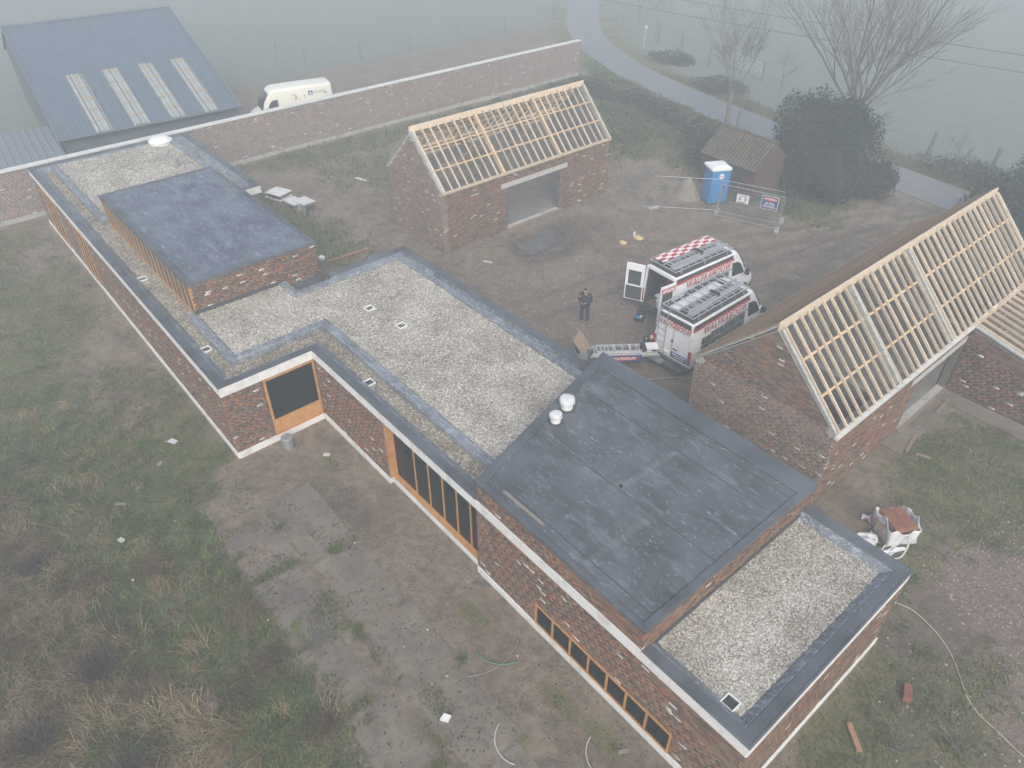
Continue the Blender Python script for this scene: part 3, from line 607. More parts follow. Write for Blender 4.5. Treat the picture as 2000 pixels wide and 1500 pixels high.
# windows
def window(name, org, d, n, L, z0, z1, muls, fw_=.06, depth=.05, panel=None, glassm='glass_dark', back=.0, film=()):
    # org (x, y) start; d along; n outward; a frame with mullions and one pane per bay
    d3 = Vector((*d, 0)); n3 = Vector((*n, 0)); o3 = Vector((*org, 0)); fr = MB()
    def B(mb, a, b, za, zb, f, t):      # along a..b, height za..zb, front face at depth f (outward +), thickness t
        v = []
        for z in (za, zb):
            for s_, q_ in ((a, f), (b, f), (b, f-t), (a, f-t)): p = o3+d3*s_+n3*q_; v.append((p.x, p.y, z))
        return mb.hexa(v)
    f0 = -back
    B(fr, 0, L, z0, z0+fw_, f0, depth*2); B(fr, 0, L, z1-fw_, z1, f0, depth*2)
    ms = [0, *muls, L]
    for k, x in enumerate(ms):
        a = 0 if k == 0 else L-fw_ if k == len(ms)-1 else x-fw_/2; B(fr, a, a+fw_, z0+fw_, z1-fw_, f0-.001, depth*2)
    par = hb(fr, name, 'wood_frame')
    for k, (a, b) in enumerate(zip(ms[:-1], ms[1:])):
        zl = z0
        if panel: B(MB(), 0, 0, 0, 0, 0, 0); zl = panel
        a2 = a+(fw_ if k == 0 else fw_/2); b2 = b-(fw_ if k == len(ms)-2 else fw_/2)
        hb2 = B(MB(), a2, b2, (zl if panel else z0+fw_), z1-fw_, f0-.028, .004).build('pane', 'glass_film' if k in film else glassm, par)
    if panel:
        nb = 9
        for i in range(nb):
            a = fw_+(L-2*fw_)*i/nb; B(MB(), a+.004, a+(L-2*fw_)/nb-.004, z0+fw_, panel, f0-.02, .05).build('board', 'wood_panel', par)
    return par
window('window', (UB, W1[0]), (0, 1), (1, 0), W1[1]-W1[0]+.03, .25, 2.81, [], .09, .06, panel=.95, back=-.03)
window('window', (27.3+.02, VC+.3), (1, 0), (0, -1), 4.88, .25, 2.81, [1.24, 2.04, 2.81, 3.54, 4.23], .06, .06, back=-.04)
hb(MB().box(27.305, 27.335, VC+.01, VC+.29, .25, 2.81), 'window_jamb', 'wood_frame'); hb(MB().box(27.34, 32.19, VC+.11, VC+.29, .25, .27), 'window_sill', 'wood_frame')
hb(MB().box(28.0, 28.22, VC+.288, VC+.297, 1.75, 2.05), 'sticker', 'hose_green')
window('window', (STRIP[0], VC), (1, 0), (0, -1), STRIP[1]-STRIP[0], .25, STRIP[3], [.71, 1.4, 2.09, 2.76, 3.42, 4.1], .065, .05, back=-.025)
window('window', (5.2, VA), (1, 0), (0, -1), 2.15, .25, 2.81, [.7, 1.4], .1, .06, back=-.03); window('window', (-.4, VA), (1, 0), (0, -1), 2.7, .25, 2.81, [.9, 1.8], .1, .06, back=-.03)
window('clerestory_window', (B1[0], B1[2]), (1, 0), (0, -1), B1[1]-B1[0], 2.97, Z1-.12, [i*(B1[1]-B1[0])/18 for i in range(1, 18)], .075, .06, glassm='glass_film', back=-.03)
# roof drains: gully with a white-edged leaf guard
def drain(x, y, z, rz=0):
    t = empty('roof_drain', (x, y, z), rz); t.parent = house; H(t)
    MB().box(-.14, .14, -.14, .14, -.02, .012).build('gully', 'black_plastic', t)
    for (a, b, c, d) in ((-.17, .17, -.17, -.145), (-.17, .17, .145, .17), (-.17, -.145, -.145, .145), (.145, .17, -.145, .145)): MB().box(a, b, c, d, 0, .06).build('guard_edge', 'white_plastic', t)
for k, (x, y) in enumerate(((21.55, 7.23), (23.38, 7.5), (26.2, 10.62), (25.44, 4.78), (13.26, 1.3), (19.91, 1.3), (40.5, 4.72))): drain(x, y, (3.1, 3.1, 2.97, 2.97, 2.97, 2.97, 3.02)[k])
# skylight dome, vent pipe, two wrapped vents
d_ = MB().lathe([(.62, 0), (.62, .16), (.66, .18), (.66, .22), (.58, .23), (.56, .27), (.46, .36), (.28, .42), (.08, .44)], (0, 0, 0), 24)
sk = hb(d_, 'roof_dome', 'white_plastic', smooth=False); sk.location = (-1.75, 7.55, 3.05)
vp = hb(MB().lathe([(.11, 0), (.11, .42), (.17, .43), (.17, .5), (.05, .55)], (2.45, 6.93, 3.08), 12), 'vent_pipe', 'galvanised')
for (x, y, s_, lb) in ((31.57, 8.24, 1.0, 'larger'), (31.82, 7.53, .82, 'smaller')):
    v_ = empty('vent_cap', (x, y, zs)); v_.parent = house; H(v_)
    MB().lathe([(.19*s_, 0), (.19*s_, .16*s_), (.17*s_, .2*s_)], (0, 0, 0), 14).build('pipe', 'white_plastic', v_)
    MB().lathe([(.18*s_, .17*s_), (.24*s_, .2*s_), (.25*s_, .33*s_), (.23*s_, .38*s_), (.14*s_, .41*s_), (.03*s_, .42*s_)], (0, 0, 0), 11, .12).build('wrapping', 'plastic_sheet', v_)
    MB().lathe([(.30*s_, -.003), (.30*s_, .012)], (0, 0, 0), 18).build('collar', 'epdm_seam', v_)
# ================================================================== GARDEN WALL
gw = empty('garden_wall', (-3.7, 18, 0), 0, 'long brick garden wall with pale coping behind the house', 'wall')
def G(o): o.matrix_parent_inverse = Matrix.Translation((3.7, -18, 0)); return o
GU, GH, GV0, GV1 = -3.55, 2.92, -9, 43.6
gcore = G(MB().box(GU-.32, GU-.005, GV0, GV1-.02, -.2, GH-.1).build('wall', 'mortar_light', gw))
gb = Bricks((.95, .95, .98), .026); gb.wall((GU, GV0), (0, 1), GV1-GV0, .28, GH-.1, (1, 0), white=.014); gb.wall((GU-.3, GV1), (1, 0), .3, .28, GH-.1, (0, 1)); gb.finish(gcore, 0)
for i in range(27):
    a = GV0+i*1.95; b = min(a+1.94, GV1+.03)
    if a < GV1: G(MB().box(GU-.37, GU+.05, a, b, GH-.1, GH).build('coping_stone', 'coping', gw, bevel=.012))
G(MB().box(GU-.02, GU+.015, GV0, GV1, -.2, .275).build('base', 'concrete', gw))
G(MB().box(GU+.35, GU+.40, 9.3, 34, -.05, .07).build('edging_board', 'wood_old', gw))
# ================================================================== BARNS UNDER CONSTRUCTION
def gable_top(W, ze, zr): return lambda s_: ze+(zr-ze)*(1-abs(s_-W/2)/(W/2))
def barn(name, label, u0, u1, v0, v1, ze, zr, door, step, singles, light_gable, gable_split=None, rear_door=None):
    o0 = Vector((u0, v0, 0)); t = empty(name, o0, 0, label, 'barn')
    def T(o): o.matrix_parent_inverse = Matrix.Translation(-o0); return o
    W = u1-u0; um = (u0+u1)/2; th = .3
    def gablemesh(y, ya):
        mb = MB(); pts = [(u0+.012, 0), (u1-.012, 0), (u1-.012, ze), (um, zr-.12), (u0+.012, ze)]
        vs = [(x, y, z) for x, z in pts]+[(x, ya, z) for x, z in pts]
        return mb.add(vs, [(0, 1, 2, 3, 4), (9, 8, 7, 6, 5)]+[(i, 5+i, 5+(i+1) % 5, (i+1) % 5) for i in range(5)])
    g1 = T(gablemesh(v0+.005, v0+th).build('gable_wall', light_gable, t)); g2 = T(gablemesh(v1-th, v1-IN).build('gable_wall', 'block_grey', t))
    if gable_split:   # upper part of the gable not pointed yet
        mb = MB(); z_ = gable_split; f = (zr-z_)/(zr-ze) if z_ > ze else 1
        a = W/2*min(f, 1); mb.quad((um-a+.05, v0+.0035, z_), (um+a-.05, v0+.0035, z_), (um, v0+.0035, zr-.15)); T(mb.build('unpointed_joints', 'mortar_dark', t))
    def sidewall(x0, x1, holes):
        mb = MB(); ys = sorted({v0+th, v1-th, *[h for hh in holes for h in hh[:2]]})
        for a, b in zip(ys[:-1], ys[1:]):
            hh = [h for h in holes if h[0] <= a+.01 and h[1] >= b-.01]
            if hh: mb.box(x0, x1, a, b, hh[0][2], ze-.02)
            else: mb.box(x0, x1, a, b, 0, ze-.02)
        return mb
    s1 = T(sidewall(u1-th, u1-IN, [door] if door else []).build('side_wall', ['mortar_dark'], t)); s2 = T(sidewall(u0+IN, u0+th, [rear_door] if rear_door else []).build('side_wall', 'block_grey', t))
    bk = Bricks((1, 1, 1), .02); bk.wall((u0, v0), (1, 0), W, 0, zr, (0, -1), top=lambda s_: gable_top(W, ze, zr)(s_)-.08, white=.026)
    bk.wall((u1, v0), (0, 1), v1-v0, 0, ze-.06, (1, 0), [(door[0]-v0, door[1]-v0, 0, door[2]), (door[0]-v0-.42, door[1]-v0+.5, door[2], door[2]+.28)] if door else [], white=.026)
    bk.finish(g1, singles)
    T(MB().box(u0+th, u1-th, v0+th, v1-th, -.05, .06).build('floor_slab', 'barn_floor', t))
    if door:
        T(MB().box(u1-.32, u1+.012, door[0]-.42, door[1]+.5, door[2], door[2]+.27).build('lintel', 'lintel', t))
        T(MB().box(u1-.3, u1+.02, door[0], door[1], -.06, .07).build('threshold', 'concrete', t))
        T(MB().box(u1+.03, u1+.12, door[0]-.1, door[1]+.15, -.02, .1).build('threshold_board', 'wood_old', t))
    # timber: wall plates, ridge, purlins, rafters
    sl_ = Vector((um-u1, 0, zr-ze)); sl_l = sl_.length; nv = Vector((zr-ze, 0, um-u1)).normalized(); nv = nv if nv.z > 0 else -nv
    for sgn in (1, -1):
        E = lambda f, lift, y: (um+sgn*(u1-um)*(1-f)+sgn*abs(nv.x)*lift, y, ze+(zr-ze)*f+abs(nv.z)*lift)
        T(MB().bar(E(-.005, -.02, v0+.02), E(-.005, -.02, v1-.02), .16, .10, (0, 0, 1)).build('wall_plate', 'wood_rafter' if sgn > 0 else 'wood_new', t))
        for f in (.34, .67): T(MB().bar(E(f, -.06, v0+.1), E(f, -.06, v1-.1), .08, .14, (sgn*abs(nv.x), 0, abs(nv.z))).build('purlin', 'wood_new', t))
        me = MB().bar(E(0, .06, 0), E(.985, .06, 0), .042, .10, (sgn*abs(nv.x), 0, abs(nv.z))).mesh('rafter', 'wood_rafter'); n = round((v1-v0-.3)/step)
        for i in range(n+1): r_ = link('rafter', me, t); r_.location = (random.uniform(-.006, .006), v0+.16+(v1-v0-.32)*i/n+random.uniform(-.018, .018), random.uniform(-.006, .006)); r_.rotation_euler = (0, 0, random.uniform(-.0008, .0008)); T(r_)
        for y in (v0+.05, v1-.05):
            T(MB().bar(E(.0, .04, y), E(.97, .04, y), .1, .05, (sgn*abs(nv.x), 0, abs(nv.z))).build('verge_membrane', 'membrane', t))
    T(MB().bar((um, v0, zr+.0), (um, v1, zr+.0), .07, .3).build('ridge_board', 'wood_rafter', t))
    return t, T
barn1, T1 = barn('brick_barn', 'smaller brick barn with bare rafters and wide doorway, standing by the garden wall', 10.0, 15.0, 15.5, 27.7, 3.28, 5.85, (19.8, 23.75, 2.45), .49, 150, 'mortar_light', None, (18.6, 22.0, 2.6))
for y in (19.6, 23.65):           # two roof trusses
    T1(MB().bar((15.0, y, 3.25), (12.5, y, 5.8), .12, .24).build('truss_rafter', 'wood_new', barn1)); T1(MB().bar((10.0, y, 3.25), (12.5, y, 5.8), .12, .24).build('truss_rafter', 'wood_new', barn1))
    T1(MB().bar((10.8, y, 4.0), (14.2, y, 4.0), .1, .22).build('truss_tie', 'wood_old', barn1)); T1(MB().bar((12.5, y-.1, 4.1), (14.0, y-3.0, 3.4), .1, .2).build('truss_brace', 'wood_old', barn1))
for f in (.93, .80, .68):          # sarking boards on the slope towards the garden wall
    x = 10.0+2.5*f; z = 3.28+(5.85-3.28)*f; T1(MB().bar((x+.02, 15.7, z-.03), (x+.02, 27.5, z-.03), .03, .24, (.7, 0, .7)).build('sarking_board', 'wood_new', barn1))
barn2, T2 = barn('brick_barn', 'larger brick barn with bare rafters, roof battens and side lean-to at right edge', 31.86, 37.36, 14.37, 30.3, 3.05, 5.8, (20.15, 24.05, 2.32), .452, 300, 'mortar_light', 3.25)
# battens on the slope towards the vans
um, ze, zr, u0 = 34.61, 3.05, 5.8, 31.86; nx_, nz_ = -(zr-ze), (um-u0); q_ = math.hypot(nx_, nz_); nx_ /= q_; nz_ /= q_
for i in range(13):
    f = i/12.6; x = u0+(um-u0)*f+nx_*.15; z = ze+(zr-ze)*f+nz_*.15
    T2(MB().bar((x, 14.3, z), (x, 30.4, z), .10, .008, (nx_, 0, nz_)).build('batten', 'batten' if i else 'wood_new', barn2))
T2(MB().quad(*[(u0+(um-u0)*f+nx_*.13, y, ze+(zr-ze)*f+nz_*.13) for f, y in ((-.02, 14.42), (-.02, 30.25), (.97, 30.25), (.97, 14.42))]).build('underlay', 'underlay', barn2))
T2(MB().bar((37.40, 14.3, 3.06), (37.40, 24.0, 3.06), .12, .12).build('eaves_board', 'coping', barn2))
for y in (18.35, 22.3): T2(MB().bar((37.3, y, 3.12), (34.7, y, 5.78), .12, .24).build('truss_rafter', 'membrane', barn2)); T2(MB().bar((32.0, y, 3.12), (34.6, y, 5.78), .12, .24).build('truss_rafter', 'wood_new', barn2))
T2(MB().box(32.2, 37.0, 17.6, 17.9, 0, 2.8).build('inner_wall', 'block_grey', barn2)); T2(MB().box(32.2, 37.0, 24.1, 24.4, 0, 2.8).build('inner_wall', 'block_grey', barn2))
# lean-to beside the eaves
LZ = lambda x: 3.0-(x-37.36)*.235
mb = MB(); xs = (37.36, 43.4); vs = [(xs[0], 24.07, 0), (xs[1], 24.07, 0), (xs[1], 24.07, LZ(xs[1])-.06), (xs[0], 24.07, LZ(xs[0])-.06)]; vs += [(a, 24.35, c) for a, b, c in vs]
lw = T2(mb.hexa([vs[0], vs[1], vs[5], vs[4], vs[3], vs[2], vs[6], vs[7]]).build('lean_to_wall', 'mortar_dark', barn2))
T2(MB().box(43.1, 43.38, 24.35, 30.3, 0, 1.6).build('lean_to_wall', 'mortar_dark', barn2))
lb = Bricks((.72, .72, .75)); lb.wall((37.38, 24.05), (1, 0), 6.0, .1, 3.0, (0, -1), top=lambda s_: LZ(37.38+s_)-.06, white=.04); lb.finish(lw, 120)
me = MB().bar((37.3, 0, LZ(37.3)+.08), (43.5, 0, LZ(43.5)+.08), .042, .10).mesh('rafter', 'wood_rafter')
for i in range(14): r_ = link('rafter', me, barn2); r_.location = (0, 24.35+i*.452, 0); T2(r_)
T2(MB().bar((37.3, 24.2, LZ(37.3)+.04), (43.5, 24.2, LZ(43.5)+.04), .16, .06).build('verge_membrane', 'membrane', barn2)); T2(MB().bar((39.6, 24.2, LZ(39.6)-.05), (39.6, 30.3, LZ(39.6)-.05), .08, .14).build('purlin', 'wood_new', barn2)); T2(MB().bar((41.8, 24.2, LZ(41.8)-.05), (41.8, 30.3, LZ(41.8)-.05), .08, .14).build('purlin', 'wood_new', barn2))
me = MB().box(-.03, .05, -.17, .17, -.04, .05).mesh('blocking', 'wood_rafter')
for i in range(13): r_ = link('blocking', me, barn2); r_.location = (37.36, 24.58+i*.452, 3.16); T2(r_)
T2(MB().box(37.35, 38.1, 19.0, 26.0, -.05, .035).build('apron_slab', 'slab', barn2)); T2(MB().box(37.36, 42.5, 23.2, 24.05, -.05, .05).build('apron_slab', 'slab', barn2))
# ================================================================== METAL SHED AND LOW ROOF BEHIND THE WALL
sh = empty('metal_shed', (-6.73, 3.4, 0), R(-4.8), 'blue-grey corrugated metal shed with four translucent roof strips', 'shed')
SW, SL, SE, SR = 10.64, 12.6, 3.0, 6.85        # width (local y), depth (local -x), eave and ridge height
def corr(y0, y1, x0, z0, x1, z1, pitch=.30, h=.04):
    mb = MB(); y = y0; pr = []
    while y < y1-1e-4:
        for f, hh in ((0, 0), (.55, 0), (.65, h), (.9, h)):
            if y+f*pitch <= y1: pr.append((y+f*pitch, hh))
        y += pitch
    pr.append((y1, 0)); n = len(pr)
    mb.add([(x0, yy, z0+hh) for yy, hh in pr]+[(x1, yy, z1+hh) for yy, hh in pr], [(i, i+1, n+i+1, n+i) for i in range(n-1)]); return mb
SZ = lambda x: SE+(SR-SE)*(-x/SL)
corr(-.15, SW+.15, .25, SZ(.25), -SL, SR).build('roof', 'metal_roof', sh); corr(-.15, SW+.15, -SL-7, SE+1.0, -SL, SR-.02).build('roof', 'metal_roof', sh)
MB().bar((-SL, -.15, SR+.04), (-SL, SW+.15, SR+.04), .35, .08).build('ridge_cap', 'metal_roof_low', sh)
MB().add([(0, 0, 0), (-SL, 0, 0), (-SL-6.8, 0, 0), (-SL-6.8, 0, SE+1.0), (-SL, 0, SR-.08), (0, 0, SE-.06)], [(0, 1, 2, 3, 4, 5)]).build('side_wall', 'metal_wall', sh)
MB().add([(0, SW, 0), (-SL, SW, 0), (-SL-6.8, SW, 0), (-SL-6.8, SW, SE+1.0), (-SL, SW, SR-.08), (0, SW, SE-.06)], [(0, 1, 2, 3, 4, 5)]).build('side_wall', 'metal_wall', sh)
MB().box(-.06, 0, 0.01, SW-.01, 0, SE-.03).build('front_wall', 'metal_wall', sh)
MB().bar((.25, -.17, SZ(.25)-.04), (-SL, -.17, SR-.04), .05, .26).build('verge_trim', 'metal_roof_low', sh); MB().bar((.25, SW+.17, SZ(.25)-.04), (-SL, SW+.17, SR-.04), .05, .26).build('verge_trim', 'metal_roof_low', sh)
MB().tube([(.3, -.1, SE-.08), (.3, SW+.1, SE-.08)], .07, 8).build('gutter', 'metal_wall', sh)
for k, y in enumerate((1.95, 4.15, 6.35, 8.5)):
    x0, x1 = .2, -6.0; s_ = corr(y, y+.95, x0, SZ(x0)+.03, x1, SZ(x1)+.03, .2, .045).build('rooflight', 'rooflight', sh)
    for i in range(5): x = -.9-i*1.2; MB().bar((x, y, SZ(x)+.075), (x, y+.95, SZ(x)+.075), .12, .02, (0, 0, 1)).build('purlin', 'purlin_orange', s_)
lo = empty('lean_to_roof', (-6, 0, 0), R(-4.8), 'low grey corrugated roof beside the blue metal shed', 'shed')
corr(-12, 3.2, .6, 2.3, -4.6, 2.75, .42, .05).build('roof', 'metal_roof_low', lo); MB().box(-4.5, .4, -12, 3.1, 0, 2.2).build('wall', 'metal_wall', lo)
# ================================================================== HAZE
hm = bpy.data.materials.new('haze'); hm.use_nodes = True; hn = hm.node_tree; hn.nodes.clear()
pvn = hn.nodes.new('ShaderNodeVolumePrincipled'); pvn.inputs['Color'].default_value = (.87, .94, .985, 1); pvn.inputs['Density'].default_value = HAZE; pvn.inputs['Anisotropy'].default_value = 0.0
ho = hn.nodes.new('ShaderNodeOutputMaterial'); hn.links.new(pvn.outputs[0], ho.inputs['Volume']); MATS['haze'] = hm
tag(MB().box(-345, 345, -345, 345, -1.6, 22.5).build('haze', 'haze'), kind='stuff')
# ================================================================== VANS
# local frame: x forward (0 = rear face, L = nose), y left, z up
def loft(secs, capA=True, capB=True):
    mb = MB(); n = len(secs[0]); vs = [p for s_ in secs for p in s_]
    fs = [(i*n+k, (i+1)*n+k, (i+1)*n+(k+1) % n, i*n+(k+1) % n) for i in range(len(secs)-1) for k in range(n)]
    if capA: fs.append(tuple(range(n)))
    if capB: fs.append(tuple((len(secs)-1)*n+k for k in range(n))[::-1])
    return mb.add(vs, fs)
def vsec(x, hw, hwt, z0, z1, r=.16, tilt=0.):
    # closed cross-section: flat floor, slightly tucked sill, sides leaning in, rounded roof edge
    pts = [(-hw*.94, z0), (hw*.94, z0), (hw, z0+.12), (hw, z0+(z1-z0)*.42), (hwt+(hw-hwt)*.35, z0+(z1-z0)*.72)]
    for k in range(5): a = k/4*math.pi/2; pts.append((hwt-r+r*math.cos(a), z1-r+r*math.sin(a)))
    half = pts[2:]; full = pts[:2]+half+[(-y, z) for y, z in half[::-1]]
    full = [full[1]]+half+[(-y, z) for y, z in half[::-1]]+[full[0]]
    return [(x+tilt*(z-z0), y, z) for y, z in full]
def wheel(par, x, y, r=.34):
    t = link('wheel', None, par); t.location = (x, y, r); t.rotation_euler = (R(90), 0, 0)
    MB().lathe([(r*.62, -.1), (r*.95, -.11), (r, -.08), (r, .08), (r*.95, .11), (r*.62, .1)], (0, 0, 0), 20).build('tyre', 'tyre', t)
    MB().lathe([(r*.2, -.085), (r*.6, -.1), (r*.6, .1), (r*.2, .085)], (0, 0, 0), 12).build('rim', 'rim', t)
def sideline(x, s_, y, z): return (x, s_*y, z)
def van_body(par, L, Hh, paint, openrear=False):
    hw = .97; z0 = .38
    st = [(0.0, hw-.03, .80, Hh-.03, .18), (.08, hw, .83, Hh, .18), (2.0, hw, .84, Hh+.02, .18), (L-1.85, hw, .83, Hh, .18), (L-1.62, hw, .81, Hh-.05, .2), (L-1.40, hw, .79, Hh-.22, .2), (L-.98, hw, .80, Hh-.80, .15), (L-.80, hw, .84, 1.34, .14), (L-.45, hw-.03, .82, 1.22, .12), (L-.15, hw-.10, .74, 1.06, .12), (L, hw-.22, .62, .86, .1)]
    secs = [vsec(x, a, b, z0 if x < L-.2 else z0+.03, z, r) for x, a, b, z, r in st]
    o = loft(secs, not openrear, True).build('body', paint, par, smooth=True)
    md = o.modifiers.new('edge', 'EDGE_SPLIT'); md.split_angle = R(38)
    # windscreen lies on the slope between two stations
    def quadp(x0, y0, z0_, x1, y1, z1_, off=.012): return MB().add([(x0+off, -y0, z0_), (x0+off, y0, z0_), (x1+off, y1, z1_), (x1+off, -y1, z1_)], [(0, 1, 2, 3)])
    ws = MB(); wp = [(L-.775, .80, 1.37), (L-.945, .765, Hh-.79), (L-1.36, .70, Hh-.235)]
    for (xa, ya, za), (xb, yb, zb) in zip(wp[:-1], wp[1:]): ws.add([(xa, -ya, za), (xa, ya, za), (xb, yb, zb), (xb, -yb, zb)], [(0, 1, 2, 3)])
    ws.build('windscreen', 'glass_car', par)
    for s_ in (-1, 1):
        def side(pts, name, mat, y=.985, top=.90):    # (x, z) polygon laid on the leaning body side
            def yy(z): zz0 = z0+(Hh-z0)*.42; return hw+.008 if z < zz0 else hw+.012-(hw-.875)*min((z-zz0)/((Hh-z0)*.34), 1.4)*.8
            mb = MB(); n = len(pts); v = [(x, s_*yy(z), z) for x, z in pts]+[(x, s_*(yy(z)-.02), z) for x, z in pts]
            fs = [tuple(range(n)), tuple(range(n, 2*n))[::-1]]+[(i, n+i, n+(i+1) % n, (i+1) % n) for i in range(n)]
            return mb.add(v, fs).build(name, mat, par)
        side([(L-1.92, 1.42), (L-1.05, 1.38), (L-1.38, 1.92), (L-1.60, 2.05), (L-1.90, 2.06)], 'side_window', 'glass_car')
        side([(L-1.95, .50), (L-1.93, .50), (L-1.93, 2.1), (L-1.95, 2.1)], 'door_gap', 'dark_grey'); side([(L-1.72, 1.14), (L-1.52, 1.14), (L-1.52, 1.18), (L-1.72, 1.18)], 'door_handle', 'black_plastic')
        side([(.35, .66), (L-2.0, .66), (L-2.0, .74), (.35, .74)], 'rub_strip', 'dark_grey' if paint != 'cream_paint' else 'cream_paint')
        mr = MB().box(L-1.10, L-.98, s_*1.02 if s_ > 0 else -1.24, s_*1.24 if s_ > 0 else -1.02, 1.30, 1.62).build('mirror', 'black_plastic', par, bevel=.03)
        for x in (1.25, L-.95):
            MB().lathe([(.40, -.02), (.40, .02)], (0, 0, 0), 18).build('wheel_arch', 'black_plastic', par).matrix_local = Matrix.Translation((x, s_*.955, .38)) @ Matrix.Rotation(R(90), 4, 'X')
            wheel(par, x, s_*.86)
        MB().box(L-.42, L-.14, s_*.60-.1, s_*.60+.1, .86, 1.06).build('headlight', 'glass_film', par, bevel=.03).rotation_euler = (0, 0, 0)
    MB().box(L-.30, L+.03, -.82, .82, .34, .62).build('front_bumper', 'dark_grey', par, bevel=.06); MB().box(-.10, .12, -.94, .94, .34, .56).build('rear_bumper', 'dark_grey', par, bevel=.03)
    MB().box(.05, L-.2, -.86, .86, .30, .40).build('chassis', 'black_plastic', par)
    return hw
def rack(par, L, Hh, z, pipes=True):
    r_ = MB(); x0, x1, hw = .02, 3.75, .76
    for y in (-hw, hw): r_.bar((x0, y, z), (x1, y, z), .04, .05)
    for i in range(9): x = x0+(x1-x0)*i/8; r_.bar((x, -hw, z), (x, hw, z), .045, .035)
    for y in (-.4, 0., .4): r_.bar((x0, y, z+.02), (x1, y, z+.02), .025, .025)
    r_.build('roof_rack', 'aluminium', par)
    f = MB()
    for x in (.4, 1.9, 3.4):
        for y in (-hw, hw): f.bar((x, y, Hh-.06), (x, y, z), .05, .05)
    f.build('rack_feet', 'aluminium', par)
def ladder_mesh(L, wd, n, mb=None):
    mb = mb or MB()
    for y in (-wd/2, wd/2): mb.bar((0, y, 0), (L, y, 0), .03, .075)
    for i in range(n): x = L*(i+.5)/n; mb.bar((x, -wd/2, 0), (x, wd/2, 0), .035, .03)
    return mb
def ladder(par, x, y, z, L, wd, n, rz=0, name='ladder'):
    o = ladder_mesh(L, wd, n).build(name, 'aluminium', par); o.location = (x, y, z); o.rotation_euler = (0, 0, rz); return o
def builders_van(loc, rz, label, openrear):
    L, Hh = 5.75, 2.58
    v = empty('van', loc, rz, label, 'van', 'white builders vans parked in the yard'); van_body(v, L, Hh, 'white_paint', openrear)
    MB().box(.06, 3.75, -.80, .80, Hh-.03, Hh+.055).build('dark_roof', 'dark_grey', v, bevel=.04)
    # side lettering: camera sees the right-hand side (y < 0)
    zz0 = .38+(Hh-.38)*.42
    def yy(z): return .978 if z < zz0 else .985-(.97-.875)*min((z-zz0)/((Hh-.38)*.34), 1.4)*.8
    def sidep(x0, x1, za, zb, nm, mat, t=.014):
        return MB().hexa([(x0, -yy(za)-t, za), (x1, -yy(za)-t, za), (x1, -yy(za), za), (x0, -yy(za), za), (x0, -yy(zb)-t, zb), (x1, -yy(zb)-t, zb), (x1, -yy(zb), zb), (x0, -yy(zb), zb)]).build(nm, mat, v)
    sidep(.05, 3.85, 2.21, 2.33, 'red_band', 'red_paint', .008); sidep(.05, 3.75, 2.33, 2.50, 'dark_band', 'dark_grey', .01)
    zc = 2.04; tl = math.atan2(yy(2.0)-yy(2.2), .2)
    fm = frame_m((2.15, -yy(zc)-.016, zc), (1, 0, 0), (0, math.sin(tl), math.cos(tl)))
    text('WALFRABOUW', .48, 'lettering', 'white_paint', v, fm, .030, .15, .002, 3.0, 1.2); text('WALFRABOUW', .46, 'lettering', 'red_paint', v, frame_m((2.15, -yy(zc)-.022, zc-.006), (1, 0, 0), (0, math.sin(tl), math.cos(tl))), .004, .15, .003, 2.96, 1.2)
    sidep(2.2, 3.75, 1.82, 1.85, 'blue_line', 'blue_paint')
    for (a, b, c, d) in ((.62, 1.18, 1.42, 1.72), (1.22, 1.78, 1.46, 1.78), (.62, 1.18, 1.12, 1.38), (1.22, 1.98, 1.12, 1.42), (1.82, 2.35, 1.46, 1.78), (2.02, 3.55, 1.12, 1.42), (2.39, 3.55, 1.46, 1.78)): sidep(a, b, c, d, 'photo_panel', 'photo_dark')
    sidep(1.9, 3.6, .82, 1.06, 'blue_panel', 'blue_paint'); sidep(1.9, 3.6, 1.07, 1.09, 'white_line', 'white_plastic')
    rack(v, L, Hh, Hh+.24)
    for s_ in (-1, 1): MB().box(-.035, .06, s_*.90-.06, s_*.90+.06, .66, 1.32).build('tail_light', 'lamp_red', v, bevel=.02)
    return v, L, Hh, yy
vB, L, Hh, yy = builders_van((29.22, 16.62, 0), R(90.8), 'white builders van in front with closed doors and a rear access ladder', False)
# van B: closed rear doors
def rearp(y0, y1, z0, z1, nm, mat, x=-.012, t=.03): return MB().box(x-t*.3, x+t*.7, y0, y1, z0, z1).build(nm, mat, vB)
rearp(-.005, .005, .62, 2.35, 'door_gap', 'dark_grey', -.004); rearp(-.80, .30, 2.19, 2.29, 'red_band', 'red_paint'); rearp(-.78, .78, 2.29, 2.50, 'dark_band', 'dark_grey')
text('WALFRABOUW', .34, 'lettering', 'white_paint', vB, frame_m((-.034, 0, 2.13), (0, -1, 0), (0, 0, 1)), .02, .12, .002, 1.68, 1.16); text('WALFRABOUW', .31, 'lettering', 'red_paint', vB, frame_m((-.042, 0, 2.12), (0, -1, 0), (0, 0, 1)), .005, .12, .002, 1.64, 1.16)
rearp(-.80, -.02, .66, .92, 'blue_panel', 'blue_paint', -.016); rearp(-.74, -.10, .84, .87, 'white_line', 'white_plastic', -.03); rearp(-.70, -.16, .74, .76, 'white_line', 'white_plastic', -.03)
MB().lathe([(.055, 0), (.055, .03)], (0, 0, 0), 12).build('badge', 'dark_grey', vB).matrix_local = Matrix.Translation((-.02, .0, 1.42)) @ Matrix.Rotation(R(-90), 4, 'Y')
rearp(-.30, -.08, 1.06, 1.10, 'door_handle', 'black_plastic', -.03); MB().box(-.05, .0, .12, .60, .66, .80).build('number_plate', 'white_plastic', vB)
for k in range(2): rearp(-.93, -.90, .95+.85*k, 1.12+.85*k, 'hinge', 'white_paint', -.02)
ld = MB()
